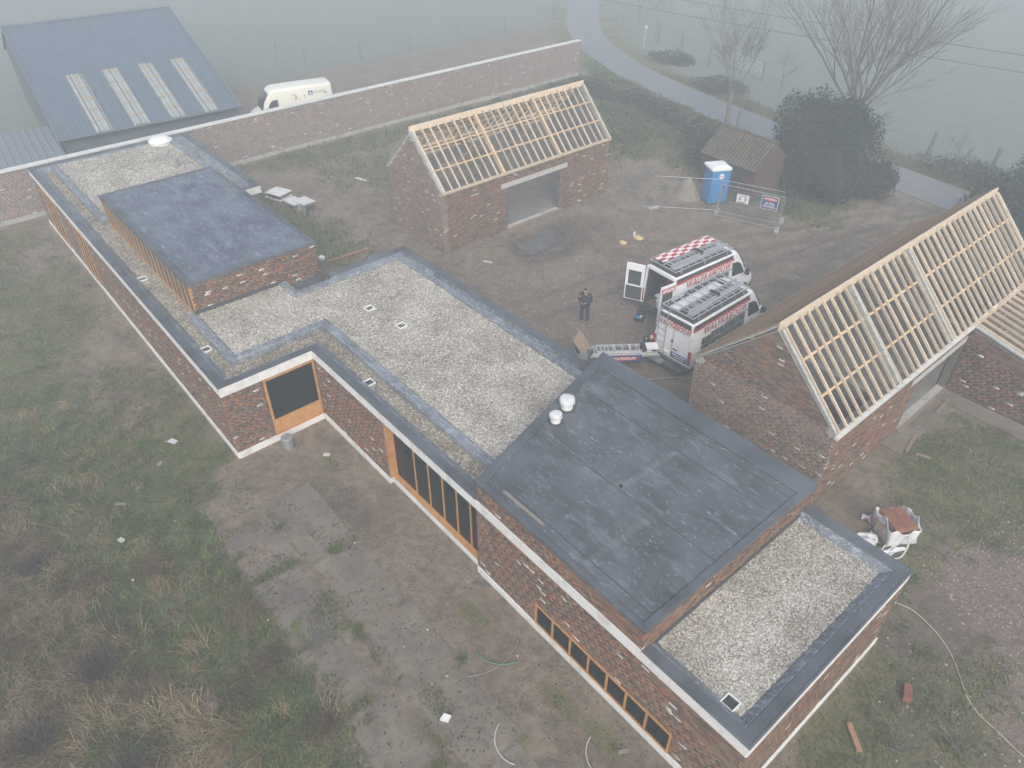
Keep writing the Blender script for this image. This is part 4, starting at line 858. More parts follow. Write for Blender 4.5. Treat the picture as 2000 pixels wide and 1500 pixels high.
for y in (.34, .74): ld.tube([(-.05, y, .66), (-.09, y, .9), (-.09, y, 2.5), (.05, y, 2.78)], .018, 6)
for i in range(6): ld.tube([(-.09, .34, .9+i*.29), (-.09, .74, .9+i*.29)], .014, 6)
ld.build('access_ladder', 'galvanised', vB); MB().box(-.45, -.12, .15, .88, .36, .42).build('rear_step', 'galvanised', vB); MB().box(-.40, -.1, -.85, .1, .36, .44).build('rear_step', 'dark_grey', vB)
for (x, y, w_, l_) in ((.30, .38, .42, 1.0), (1.35, .36, .46, .9), (2.3, .4, .4, .95)): MB().box(x, x+l_, y-w_/2, y+w_/2, Hh+.08, Hh+.11).build('roof_panel', 'white_plastic', vB)
# van A: open doors
vA, L, Hh, yy = builders_van((26.42, 19.0, 0), R(86.5), 'white builders van with both rear doors open and red-white boards on its roof', True)
cv = MB(); cv.box(.06, 2.6, -.80, .80, .52, .56); cv.build('load_floor', 'wood_old', vA)
iw = MB()
for y in (-.82, .82): iw.add([(.02, y, .5), (2.6, y, .5), (2.6, y*.92, 2.45), (.02, y*.92, 2.45)], [(0, 1, 2, 3)])
iw.add([(2.6, -.82, .5), (2.6, .82, .5), (2.6, .8, 2.45), (2.6, -.8, 2.45)], [(0, 1, 2, 3)]); iw.build('inner_lining', 'dark_grey', vA)
fr = MB(); fr.bar((0, -.90, .5), (0, -.80, 2.48), .06, .10, (0, 1, 0)); fr.bar((0, .90, .5), (0, .80, 2.48), .06, .10, (0, 1, 0)); fr.bar((0, -.80, 2.48), (0, .80, 2.48), .1, .12); fr.build('door_frame', 'white_paint', vA)
def reardoor(side, ang):
    # hinge on the outer edge; door plane local: x along door away from hinge
    h = link('rear_door', None, vA); h.location = (-.03, side*.92, .58); h.rotation_euler = (0, 0, ang)
    W_, HH = .86, 1.86
    sh_ = MB(); sh_.box(0, W_, -.03, .03, 0, .78); sh_.box(0, .14, -.03, .03, .78, HH); sh_.box(W_-.12, W_, -.03, .03, .78, HH); sh_.box(.14, W_-.12, -.03, .03, 1.50, HH); sh_.build('door_shell', 'white_paint', h, bevel=.015)
    MB().box(.13, W_-.11, -.008, .008, .78, 1.5).build('window', 'glass_film', h)
    return h
h1 = reardoor(1, R(118)); MB().box(.05, .80, -.045, -.03, .06, .72).build('door_trim', 'photo_dark', h1); MB().box(.05, .80, .03, .045, .06, .72).build('door_trim', 'dark_grey', h1)
h2 = reardoor(-1, R(176)); MB().box(.04, .82, .032, .042, 1.50, 1.74).build('red_band', 'red_paint', h2)
text('ABOUW', .24, 'lettering', 'white_paint', h2, frame_m((.43, .046, 1.60), (-1, 0, 0), (0, 0, 1)), .012, .12, .002, .74); text('ABOUW', .24, 'lettering', 'white_paint', h2, frame_m((.43, -.046, 1.60), (1, 0, 0), (0, 0, 1)), .012, .12, .002, .74); MB().box(.04, .82, -.042, -.032, 1.50, 1.74).build('red_band', 'red_paint', h2)
def sack(x, y, z, sx, sy, sz, mat, par, nm, seed):
    me = bpy.data.meshes.new(nm); b = bmesh.new(); bmesh.ops.create_icosphere(b, subdivisions=3, radius=1); r_ = random.Random(seed); ph = [r_.uniform(0, 6) for _ in range(6)]
    for v in b.verts:
        c = v.co; k = 1+.14*math.sin(4*c.x+ph[0])*math.sin(5*c.y+ph[1])+.10*math.sin(7*c.z+ph[2]+3*c.x); c = Vector([math.copysign(abs(t)**.75, t) for t in c])*k; v.co = (c.x*sx, c.y*sy, c.z*sz)
    b.to_mesh(me); b.free(); me.materials.append(MATS[mat]); o = link(nm, me, par); o.location = (x, y, z); me.polygons.foreach_set('use_smooth', [True]*len(me.polygons)); return o
inv = vA.matrix_basis if False else (Matrix.Translation((26.42, 19.0, 0)) @ Matrix.Rotation(R(86.5), 4, 'Z'))
def in_van(o): o.matrix_world = inv @ o.matrix_basis; return o
tag(in_van(sack(.32, -.12, .88, .30, .36, .32, 'plastic_sheet', None, 'plastic_sack', 3)), 'white plastic sack lying in the open van', 'sack')
tag(in_van(sack(.9, .42, .80, .25, .22, .26, 'soil', None, 'tool_bag', 4)), 'dark bag at the back of the open van', 'bag')
tag(in_van(MB().box(1.3, 2.3, .05, .7, .56, 1.55).build('cardboard_box', 'wood_old', bevel=.02)), 'brown box stacked deep inside the open van', 'box')
bd = in_van(MB().box(.05, .75, -.60, .25, 1.16, 1.20).build('foam_board', 'white_plastic')); tag(bd, 'white board sticking out over the sack in the open van', 'board')
# red-white barrier boards on van A, ladders on both roofs
def place(o, inv_): o.matrix_world = inv_ @ o.matrix_basis; return o
for k in range(3):
    t = empty('barrier_board', (0, 0, 0), 0, ('outer', 'middle', 'inner')[k]+' red and white barrier board on the van roof', 'barrier', 'barrier boards on the van roof'); y = .66-.20*k; z = Hh+.31+.012*k
    for i in range(10):
        for j in range(2): MB().box(.12+i*.345, .12+(i+1)*.345-.002, y-.18+.09*j, y-.092+.09*j, z, z+.03).build('stripe', 'red_paint' if (i+j+k) % 2 else 'white_plastic', t)
    t.matrix_world = inv
invB = Matrix.Translation((29.22, 16.62, 0)) @ Matrix.Rotation(R(90.8), 4, 'Z')
for (I_, y, z, rz, lab) in ((inv, -.22, .31, 0, 'long aluminium ladder on the roof of the van with open doors'), (invB, -.26, .31, R(1), 'long aluminium ladder on the roof of the front van')):
    t = empty('ladder', (0, 0, 0), 0, lab, 'ladder', 'ladders carried on the vans')
    a = ladder_mesh(3.7, .40, 13); a.build('section', 'aluminium', t).location = (.05, y, Hh+z); b = ladder_mesh(3.4, .32, 12).build('section', 'aluminium', t); b.location = (.12, y-.01, Hh+z+.08); MB().box(1.95, 2.1, y-.22, y+.22, Hh+z+.04, Hh+z+.16).build('clamp', 'black_plastic', t); t.matrix_world = I_
for (I_, lab) in ((inv, 'pair of thin pipes along the roof edge of the van with open doors'), (invB, 'pair of thin pipes along the roof edge of the front van')):
    t = empty('roof_pipes', (0, 0, 0), 0, lab, 'pipes'); t.name = 'pipe_bundle'
    for k in range(3): MB().tube([(.05, -.52-.07*k, Hh+.31), (3.72-.2*k, -.50-.07*k+.05*(k == 1), Hh+.31)], .022, 6).build('pipe', 'aluminium', t)
    t.matrix_world = I_
# white high-roof van behind the wall
vC = empty('van', (-7.94, 21.84, 0), R(-103), 'white high-roof van with blue house logo parked behind the garden wall', 'van'); van_body(vC, 5.9, 2.72, 'cream_paint')
MB().box(1.42, 1.72, .875, .885, 2.06, 2.36).build('logo_square', 'blue_paint', vC); MB().add([(1.64, .888, 2.11), (1.50, .888, 2.11), (1.50, .888, 2.24), (1.57, .888, 2.31), (1.64, .888, 2.24)], [(0, 1, 2, 3, 4)]).build('logo_house', 'white_plastic', vC)
text('CLOOS', .26, 'lettering', 'galvanised', vC, frame_m((.98, .885, 2.23), (-1, 0, 0), (0, 0, 1)), 0, 0, .002, .75)
for k, (x, z, a, mt) in enumerate(((2.45, 2.02, .5, 'galvanised'), (2.35, 1.88, -.6, 'hose_green'), (2.28, 1.80, .4, 'foam_yellow'), (2.15, 1.74, 1.0, 'foam_yellow'), (2.38, 1.74, 1.9, 'terracotta'), (1.72, 1.84, 1.45, 'galvanised'), (.22, 2.04, 1.2, 'foam_yellow'), (.16, 1.94, .6, 'terracotta'), (.26, 1.90, 1.9, 'foam_yellow'))):
    MB().bar((x+.3-.11*math.cos(a), .905, z+.2-.11*math.sin(a)), (x+.3+.11*math.cos(a), .905, z+.2+.11*math.sin(a)), .05, .02, (0, 1, 0)).build('side_graphic', mt, vC)
# ================================================================== PEOPLE
def skinmesh(name, verts, edges, radii, mat, parent=None, sub=2, root=0):
    me = bpy.data.meshes.new(name); me.from_pydata(verts, edges, []); o = link(name, me)
    md = o.modifiers.new('skin', 'SKIN'); md.use_smooth_shade = True
    for i, r_ in enumerate(radii): me.skin_vertices[0].data[i].radius = r_ if isinstance(r_, tuple) else (r_, r_)
    for i in range(len(verts)): me.skin_vertices[0].data[i].use_root = (i == root)
    sb = o.modifiers.new('sub', 'SUBSURF'); sb.levels = sub; sb.render_levels = sub
    dg = bpy.context.evaluated_depsgraph_get(); nm = bpy.data.meshes.new_from_object(o.evaluated_get(dg)); bpy.data.objects.remove(o); nm.name = name
    nm.materials.clear(); nm.materials.append(MATS[mat]); return link(name, nm, parent)
def person(loc, rz, label, J, hairmat, stripe=False):
    p = empty('person', loc, rz, label, 'person')
    V = {k: Vector(v) for k, v in J.items()}
    def chain(lst, rad): return lst, rad
    def build(names, edges, radii, mat, nm):
        idx = {n: i for i, n in enumerate(names)}; return skinmesh(nm, [V[n] for n in names], [(idx[a], idx[b]) for a, b in edges], [radii[n] for n in names], mat, p)
    names = ['pel', 'bel', 'che', 'nec', 'hd0', 'hd1', 'hd2']; ed = [('pel', 'bel'), ('bel', 'che'), ('che', 'nec'), ('nec', 'hd0'), ('hd0', 'hd1'), ('hd1', 'hd2')]
    rad = dict(pel=(.14, .10), bel=(.135, .10), che=(.15, .105), nec=.055, hd0=(.07, .085), hd1=(.078, .10), hd2=(.055, .07))
    for s_ in 'lr':
        names += ['hip'+s_, 'kne'+s_, 'ank'+s_, 'toe'+s_, 'sho'+s_, 'elb'+s_, 'wri'+s_, 'pal'+s_]; ed += [('pel', 'hip'+s_), ('hip'+s_, 'kne'+s_), ('kne'+s_, 'ank'+s_), ('ank'+s_, 'toe'+s_), ('che', 'sho'+s_), ('sho'+s_, 'elb'+s_), ('elb'+s_, 'wri'+s_), ('wri'+s_, 'pal'+s_)]
        rad.update({'hip'+s_: .085, 'kne'+s_: .055, 'ank'+s_: .04, 'toe'+s_: .035, 'sho'+s_: .06, 'elb'+s_: .042, 'wri'+s_: .03, 'pal'+s_: (.042, .022)})
    body = build(names, ed, rad, 'skin', 'body')
    for s_ in 'lr':      # five fingers, curled
        pa, wr = V['pal'+s_], V['wri'+s_]; d = (pa-wr).normalized(); sd_ = d.cross(Vector((0, 0, 1))).normalized(); dn = Vector((0, 0, -1))
        for k in range(5):
            off = sd_*((k-1.5)*.019) if k < 4 else sd_*(-.042 if s_ == 'r' else .042); ln = (.055, .065, .06, .045, .04)[k]; b0 = pa+off+(d*.015 if k < 4 else -d*.03)
            skinmesh('finger', [b0, b0+d*ln*.55+dn*.005, b0+d*ln*.8+dn*.03], [(0, 1), (1, 2)], [.0095, .0085, .007], 'skin', p, 1)
    jr = {'pel': (.185, .135), 'bel': (.18, .135), 'che': (.19, .14), 'nec': (.075, .075)}; jn = ['bel', 'pel', 'che', 'nec']; je = [('pel', 'bel'), ('bel', 'che'), ('che', 'nec')]
    for s_ in 'lr': jn += ['sho'+s_, 'elb'+s_, 'wri'+s_]; je += [('che', 'sho'+s_), ('sho'+s_, 'elb'+s_), ('elb'+s_, 'wri'+s_)]; jr.update({'sho'+s_: .095, 'elb'+s_: .072, 'wri'+s_: .05})
    build(jn, je, jr, 'cloth_navy', 'jacket')
    tn = ['pel']; te = []; tr = {'pel': (.17, .125)}
    for s_ in 'lr': tn += ['hip'+s_, 'kne'+s_, 'ank'+s_]; te += [('pel', 'hip'+s_), ('hip'+s_, 'kne'+s_), ('kne'+s_, 'ank'+s_)]; tr.update({'hip'+s_: .115, 'kne'+s_: .085, 'ank'+s_: .07})
    build(tn, te, tr, 'cloth_trouser', 'trousers')
    for s_ in 'lr':
        a, t_ = V['ank'+s_], V['toe'+s_]; skinmesh('shoe', [a+Vector((0, 0, -.03)), (a+t_)/2+Vector((0, 0, -.01)), t_+Vector((0, 0, .005))], [(0, 1), (1, 2)], [.055, .05, .042], 'dark_grey', p)
    h0, h1, h2 = V['hd0'], V['hd1'], V['hd2']; ax = (h2-h0).normalized(); fwd = V['nose']-h1; fwd = (fwd-ax*fwd.dot(ax)).normalized()
    skinmesh('hair', [h1-fwd*.03+ax*.0, h1-fwd*.025+ax*.06, h2-fwd*.012+ax*.035], [(0, 1), (1, 2)], [(.082, .082), (.088, .092), (.06, .065)], hairmat, p)
    for nm, dd, rr, mt in (('nose', fwd*.10-ax*.01, .016, 'skin'), ('mouth', fwd*.088-ax*.055, .014, 'terracotta')):
        sack(*(h1+dd), rr, rr, rr*1.2, mt, p, nm, 1)
    sdv = fwd.cross(ax)
    for s_ in (-1, 1): sack(*(h1+fwd*.085+sdv*s_*.032+ax*.015), .011, .011, .008, 'hair', p, 'eye', 1); sack(*(h1+sdv*s_*.083), .014, .022, .03, 'skin', p, 'ear', 1)
    return p
J1 = dict(pel=(0, 0, .95), bel=(.0, 0, 1.12), che=(.03, 0, 1.34), nec=(.06, 0, 1.50), hd0=(.10, 0, 1.56), hd1=(.14, 0, 1.63), hd2=(.16, 0, 1.72), nose=(.25, 0, 1.58),
    hipl=(0, .10, .90), knel=(.03, .13, .50), ankl=(0, .14, .09), toel=(.17, .17, .04), hipr=(0, -.10, .90), kner=(.04, -.12, .50), ankr=(.02, -.13, .09), toer=(.19, -.17, .04),
    shol=(.03, .19, 1.40), elbl=(.03, .27, 1.12), wril=(.25, .10, 1.10), pall=(.31, .05, 1.12), shor=(.03, -.19, 1.40), elbr=(.03, -.27, 1.12), wrir=(.25, -.10, 1.08), palr=(.32, -.04, 1.10))
MANP = (24.44, 16.41, zat(24.44, 16.41)); MANR = R(-62)
man = person(MANP, MANR, 'person in dark work clothes standing in the yard looking down at a phone', J1, 'hair'); man.scale = (1.08, 1.08, 1.08)
ph = MB().box(-.04, .04, -.075, .075, -.005, .005).build('phone', 'screen', bevel=.004); ph.matrix_world = Matrix.Translation(MANP) @ Matrix.Rotation(MANR, 4, 'Z') @ Matrix.Translation((.385, .0, 1.225)) @ Matrix.Rotation(R(-25), 4, 'Y'); tag(ph, 'small black phone held by the person in the yard', 'phone')
J2 = dict(pel=(-.25, 0, .72), bel=(-.10, 0, .86), che=(.14, 0, .98), nec=(.28, 0, 1.08), hd0=(.33, 0, 1.10), hd1=(.40, 0, 1.14), hd2=(.46, 0, 1.20), nose=(.47, 0, 1.05),
    hipl=(-.24, .11, .68), knel=(.08, .18, .46), ankl=(-.12, .17, .09), toel=(.06, .2, .04), hipr=(-.24, -.11, .68), kner=(.10, -.18, .46), ankr=(-.10, -.17, .09), toer=(.08, -.2, .04),
    shol=(.16, .2, 1.0), elbl=(.30, .26, .76), wril=(.48, .16, .66), pall=(.54, .13, .64), shor=(.16, -.2, 1.0), elbr=(.30, -.26, .76), wrir=(.48, -.16, .66), palr=(.54, -.13, .64))
p2 = person((28.02, 16.75, zat(28.0, 16.7)), R(-50), 'person in dark jacket with red stripe crouching behind the front van', J2, 'hair_grey')
MB().bar((.02, .20, .98), (.14, .235, 1.04), .05, .16).build('red_stripe', 'red_paint', p2)
# ================================================================== SITE EQUIPMENT
# portable toilet
tz = zat(20.0, 31.5); wc = empty('portable_toilet', (20.0, 31.6, tz), R(-28), 'bright blue portable toilet with a white roof beside the sand heap', 'toilet')
wb = MB()
def rrect(hx, hy, r_, n=4):
    return [(sx*(hx-r_)+r_*math.cos(a0+k*math.pi/2/n), sy*(hy-r_)+r_*math.sin(a0+k*math.pi/2/n)) for sx, sy, a0 in ((1, 1, 0), (-1, 1, math.pi/2), (-1, -1, math.pi), (1, -1, 1.5*math.pi)) for k in range(n+1)]
wb.prism(rrect(.56, .56, .12), .06, 2.08); wb.build('cabin', 'toilet_blue', wc); MB().prism(rrect(.60, .60, .08), 0, .10).build('base', 'dark_grey', wc)
rf = MB(); p0 = rrect(.63, .63, .12); n = len(p0)
rf.add([(x, y, 2.06) for x, y in p0]+[(x, y, 2.16+.05*(1-(y/.63)**2)) for x, y in p0]+[(x*.6, y*.6, 2.27) for x, y in p0], [(i, (i+1) % n, n+(i+1) % n, n+i) for i in range(n)]+[(n+i, n+(i+1) % n, 2*n+(i+1) % n, 2*n+i) for i in range(n)]+[tuple(range(2*n, 3*n))]); rf.build('roof', 'white_plastic', wc)
MB().box(.565, .59, -.36, .36, .16, 2.0).build('door', 'toilet_blue', wc, bevel=.02); MB().box(.59, .61, .24, .30, 1.0, 1.2).build('door_handle', 'dark_grey', wc)
for y in (-.54, -.18, .18, .54): MB().box(.557, .575, y-.03, y+.03, .12, 2.03).build('rib', 'toilet_blue', wc)
for x in (-.3, 0, .3): MB().box(x-.03, x+.03, -.575, -.557, .12, 2.03).build('rib', 'toilet_blue', wc)
st = MB().lathe([(.15, 0), (.15, .012)], (0, 0, 0), 18).build('round_sticker', 'white_plastic', wc); st.matrix_local = Matrix.Translation((.595, .02, 1.72)) @ Matrix.Rotation(R(90), 4, 'Y'); k_ = MB().bar((-.0, -.09, .018), (0, .09, .018), .06, .012, (0, 0, 1)).build('red_mark', 'red_paint', st)
# mesh fence panels with feet
def mesh_panel(a, b, label, hgt=1.95, feet=True):
    a = Vector((*a, 0)); b = Vector((*b, 0)); d = b-a; Lp = d.length; z = zat(*((a+b)/2)[:2]); t = empty('mesh_barrier', (a.x, a.y, z+.02), math.atan2(d.y, d.x), label, 'mesh fence', 'temporary mesh fence panels in the yard')
    f = MB(); pts = [(.02, 0, .12), (.02, 0, hgt-.05), (.08, 0, hgt), (Lp-.08, 0, hgt), (Lp-.02, 0, hgt-.05), (Lp-.02, 0, .12), (Lp-.1, 0, .1), (.1, 0, .1)]; f.tube(pts+[pts[0]], .018, 6, False)
    for x in (.02, Lp-.02): f.tube([(x, 0, 0), (x, 0, .2)], .024, 6)
    f.build('frame', 'galvanised', t); wv = MB(); k = int(Lp/.13)
    for i in range(1, k): wv.bar((Lp*i/k, 0, .1), (Lp*i/k, 0, hgt), .004, .004, (0, 1, 0))
    for i in range(1, 8): wv.bar((.02, 0, .1+i*(hgt-.1)/8), (Lp-.02, 0, .1+i*(hgt-.1)/8), .004, .004)
    tag(wv.build('wire_mesh', 'galvanised', t), kind='stuff'); return t, Lp
def foot(x, y, rz, label):
    z = zat(x, y); mb = MB(); mb.prism([(-.36, -.10), (-.28, -.12), (.28, -.12), (.36, -.10), (.36, .10), (.28, .12), (-.28, .12), (-.36, .10)], 0, .13); o = mb.build('concrete_block', 'concrete', bevel=.02); o.location = (x, y, z); o.rotation_euler = (0, 0, rz); tag(o, label, 'block', 'concrete feet of the mesh fence')
P0, P1, P2, P3, P4, P5 = (15.3, 28.7), (18.5, 28.05), (21.2, 30.45), (24.45, 31.75), (24.9, 31.1), (21.95, 29.0)
mesh_panel(P0, P1, 'mesh fence panel between the brick barn and the sand heap'); mesh_panel(P1, P2, 'mesh fence panel in front of the sand heap'); mesh_panel(P2, P3, 'mesh fence panel behind the two signs, next to the blue toilet')
fp, Lp = mesh_panel((21.55, 29.95), P4, 'front mesh fence panel carrying a white sign and a blue sign')
for (x, y, rz, lb) in ((*P1, R(70), 'concrete fence block at the corner nearest the brick barn'), (*P2, R(115), 'concrete fence block in front of the blue toilet'), (24.85, 31.0, R(115), 'concrete fence block under the blue sign corner'), (24.35, 32.2, R(120), 'concrete fence block lying behind the blue sign')): foot(x, y, rz, lb)
for nm, x0, x1, z0, z1, mt, lb in (('safety_sign', .95, 1.62, 1.12, 1.62, 'white_plastic', 'white safety sign with two round symbols on the mesh fence'), ('company_sign', 2.30, 3.22, 1.10, 1.86, 'blue_paint', 'blue and red company sign on the mesh fence')):
    sg = MB().box(x0, x1, -.045, -.03, z0, z1).build(nm, 'white_plastic' if nm == 'safety_sign' else 'white_plastic', None, bevel=.005); tag(sg, lb, 'sign'); cx_ = (x0+x1)/2
    FM = lambda z, y=-.052: frame_m((cx_, y, z), (1, 0, 0), (0, 0, 1))
    if nm == 'company_sign':
        MB().box(x0+.025, x1-.025, -.049, -.044, z0+.025, z1-.025).build('blue_field', 'blue_paint', sg); el = MB(); el.add([(cx_+.38*math.cos(a), -.0505, 1.69+.11*math.sin(a)) for a in np.linspace(0, 6.283, 24)[:-1]], [tuple(range(23))]); el.build('red_oval', 'red_paint', sg)
        text('WALFRABOUW', .15, 'lettering', 'white_plastic', sg, FM(1.69), .004, .1, .001, .70); text('UW EPDM', .15, 'lettering', 'white_plastic', sg, FM(1.44), .004, .1, .001, .50); text('SPECIALIST', .13, 'lettering', 'white_plastic', sg, FM(1.30), .003, .1, .001, .62); MB().box(x0+.06, x1-.06, -.053, -.049, 1.19, 1.215).build('red_line', 'red_paint', sg); MB().box(x0+.06, x1-.06, -.053, -.049, 1.222, 1.24).build('white_line', 'white_plastic', sg)
    else:
        for dx in (-.16, .16):
            c_ = MB().lathe([(.085, 0), (.085, .004)], (0, 0, 0), 18).build('round_symbol', 'blue_paint', sg); c_.matrix_local = Matrix.Translation((cx_+dx, -.046, 1.37)) @ Matrix.Rotation(R(90), 4, 'X'); MB().lathe([(.035, 0), (.045, .003), (.03, .006)], (0, 0, .004), 10).build('symbol_mark', 'white_plastic', c_)
        for z, w_ in ((1.56, .5), (1.51, .42), (1.20, .52), (1.16, .4)): MB().box(cx_-w_/2, cx_+w_/2, -.049, -.045, z-.012, z+.012).build('text_line', 'dark_grey', sg)
    sg.matrix_world = fp.matrix_basis.copy() if False else Matrix.Translation(fp.location) @ Matrix.Rotation(fp.rotation_euler.z, 4, 'Z')
# wheelie bin and small tiled shed
bn = empty('wheelie_bin', (19.75, 34.0, zat(19.75, 34.0)), R(20), 'dark green wheelie bin beside the small tiled shed', 'bin'); bb = MB(); bb.hexa([(-.22, -.22, .06), (.22, -.22, .06), (.22, .22, .06), (-.22, .22, .06), (-.29, -.28, .98), (.29, -.28, .98), (.29, .28, .98), (-.29, .28, .98)]); bb.build('body', 'green_plastic', bn, bevel=.02); MB().box(-.32, .32, -.31, .31, .98, 1.05).build('lid', 'green_plastic', bn, bevel=.025)
sd_ = empty('tiled_shed', (19.8, 34.6, 0), R(-2), 'small old brick shed with mossy brown roof tiles under the dark bush', 'shed')
hx, hy, e_, r_ = 1.95, 1.75, 1.95, 3.25
sw = MB(); sw.box(-hx, hx, -hy+.15, hy-.15, 0, e_); sw.add([(-hx, -hy+.15, e_), (-hx, hy-.15, e_), (-hx, 0, r_-.1), (-hx+.2, -hy+.15, e_), (-hx+.2, hy-.15, e_), (-hx+.2, 0, r_-.1)], [(0, 2, 1), (3, 4, 5), (0, 3, 5, 2), (1, 2, 5, 4)]); sw.add([(hx, -hy+.15, e_), (hx, hy-.15, e_), (hx, 0, r_-.1), (hx-.2, -hy+.15, e_), (hx-.2, hy-.15, e_), (hx-.2, 0, r_-.1)], [(0, 1, 2), (3, 5, 4), (0, 2, 5, 3), (1, 4, 5, 2)]); sw.build('wall', 'brick_old', sd_)
tile = MB(); n = 6; tw, tl_ = .235, .30
tile.add([(tw*(k/(n-1)-.5), 0, .035*math.cos(2*math.pi*k/(n-1))) for k in range(n)]+[(tw*(k/(n-1)-.5), tl_*1.12, .035*math.cos(2*math.pi*k/(n-1))-.03) for k in range(n)], [(k, k+1, n+k+1, n+k) for k in range(n-1)]); tm = tile.mesh('roof_tile', 'roof_tile')
SLc = math.hypot(hy, r_-e_); pt = math.atan2(r_-e_, hy); cnt = 0
for sgn in (-1, 1):
    rfp = link('roof', MB().quad((-hx-.1, sgn*hy, e_-.05), (hx+.1, sgn*hy, e_-.05), (hx+.1, 0, r_-.05), (-hx-.1, 0, r_-.05)).mesh('roof', 'roof_tile'), sd_)
    if sgn > 0: continue
    for i in range(7):
        for j in range(17):
            if random.random() < .02: continue
            o = link('roof_tile', tm, rfp); f = i*tl_; o.location = (-hx+.0+j*tw+.08, -hy-.1+f*math.cos(pt), e_+f*math.sin(pt)+.03+random.uniform(-.01, .015)); o.rotation_euler = (pt+random.uniform(-.05, .05), random.uniform(-.05, .05), random.uniform(-.04, .04))
MB().tube([(-hx-.1, 0, r_), (hx+.1, 0, r_)], .10, 8).build('ridge_tiles', 'roof_tile', sd_); MB().box(.2, 1.0, -hy+.10, -hy+.16, 0, 1.8).build('door', 'dark_grey', sd_)
# sand heap
def mound(name, cx, cy, rx, ry, h_, mat, label, cat, seed):
    n = 26; V = []; F = []
    for i in range(n):
        for k in range(32):
            a = 2*math.pi*k/32; r_ = i/(n-1); V.append((rx*r_*math.cos(a), ry*r_*math.sin(a), 0))
    V = np.array(V); nz = fbm(V[:, 0]*1.7+seed, V[:, 1]*1.7, seed, 4); rr = np.hypot(V[:, 0]/rx, V[:, 1]/ry); V[:, 2] = h_*(.5+.5*np.cos(np.pi*np.clip(rr*(.8+.4*nz), 0, 1)))*(.8+.4*nz)-.12*rr; F = np.array([(i*32+k, i*32+(k+1) % 32, (i+1)*32+(k+1) % 32, (i+1)*32+k) for i in range(n-1) for k in range(32)])
    o = npmesh(name, V, F, mat); o.location = (cx, cy, zat(cx+rx, cy)); o.data.polygons.foreach_set('use_smooth', [True]*len(F)); return tag(o, label, cat)
mound('sand_heap', 18.55, 31.0, 1.15, 1.05, 1.15, 'sand', 'grey-brown sand heap between mesh fence and blue toilet', 'heap', 3)
# ladder lift trailer between the house and the vans
lt = empty('ladder_lift', (26.95, 14.15, 0), math.atan2(2.15, 1.65), 'aluminium ladder lift with blue and red side panel lying behind the raised roof box', 'ladder lift')
LL = 2.9
for (w_, z, a, b) in ((.62, .72, .0, LL), (.52, .82, .1, LL-.1), (.42, .90, .3, LL-.35)):
    q = MB()
    for y in (-w_/2, w_/2): q.bar((a, y, z), (b, y, z), .04, .1)
    for i in range(7): x = a+(b-a)*(i+.6)/7.6; q.bar((x, -w_/2, z), (x, w_/2, z), .045, .03)
    q.build('ladder_section', 'aluminium', lt)
sp = MB().box(.5, 2.15, -.36, -.33, .46, .78).build('side_panel', 'blue_paint', lt); rb_ = MB().add([(1.42+.62*math.cos(a), -.365, .63+.11*math.sin(a)) for a in np.linspace(0, 6.283, 24)[:-1]], [tuple(range(23))]).build('red_oval', 'red_paint', sp); text('WALFRABOUW', .17, 'lettering', 'white_plastic', sp, frame_m((1.42, -.372, .63), (1, 0, 0), (0, 0, 1)), .004, .1, .001, .95)
MB().box(LL-.55, LL-.05, -.22, .22, .93, 1.0).build('winch_plate', 'white_plastic', lt); MB().box(LL-.75, LL-.55, -.25, .25, .85, .98).build('winch', 'black_plastic', lt)
ch = MB(); ch.bar((-.6, 0, .45), (LL+.2, 0, .5), .1, .1); ch.bar((.9, -.75, .4), (.9, .75, .4), .08, .08); ch.bar((.2, -.3, .45), (.2, -.3, .72), .06, .06); ch.bar((.2, .3, .45), (.2, .3, .72), .06, .06); ch.bar((2.2, -.3, .45), (2.2, .3, .72), .06, .06); ch.build('chassis', 'dark_grey', lt)
for y in (-.72, .72): wheel(lt, .9, y, .28)
MB().bar((.6, -1.2, .06), (LL+.9, -1.0, .06), .05, .05).build('support_leg', 'galvanised', lt)
tr_ = MB(); tr_.box(-.62, -.08, -.34, .34, .62, .66); tr_.box(-.62, -.58, -.34, .34, .66, .92); tr_.box(-.62, -.08, -.34, -.30, .66, .92); tr_.box(-.62, -.08, .30, .34, .66, .92); tr_.build('loading_tray', 'galvanised', lt)
pf = MB(); pf.box(-.30, .30, -.02, .02, 0, 1.05); o = pf.build('tilted_platform', 'plywood', lt); o.location = (-.10, .12, .75); o.rotation_euler = (R(-14), R(-28), R(52)); MB().box(-.33, -.30, -.03, .03, 0, 1.05).build('platform_edge', 'dark_grey', o); MB().box(-.30, .30, .02, .035, .0, 1.05).build('platform_back', 'dark_grey', o)
# tool case on the ground
tc = empty('tool_case', (25.95, 18.45, zat(26, 18.5)), R(20), 'open black tool case with blue tools on the ground by the open van', 'tool case'); MB().box(-.22, .22, -.16, .16, 0, .16).build('case', 'black_plastic', tc, bevel=.02); l_ = MB().box(-.22, .22, 0, .05, 0, .30).build('lid', 'black_plastic', tc, bevel=.02); l_.location = (0, .16, .14); l_.rotation_euler = (R(-15), 0, 0); MB().box(-.15, .10, -.1, .08, .16, .20).build('blue_tool', 'toilet_blue', tc, bevel=.01); MB().box(.02, .12, -.02, .1, .2, .24).build('white_tool', 'white_plastic', tc)
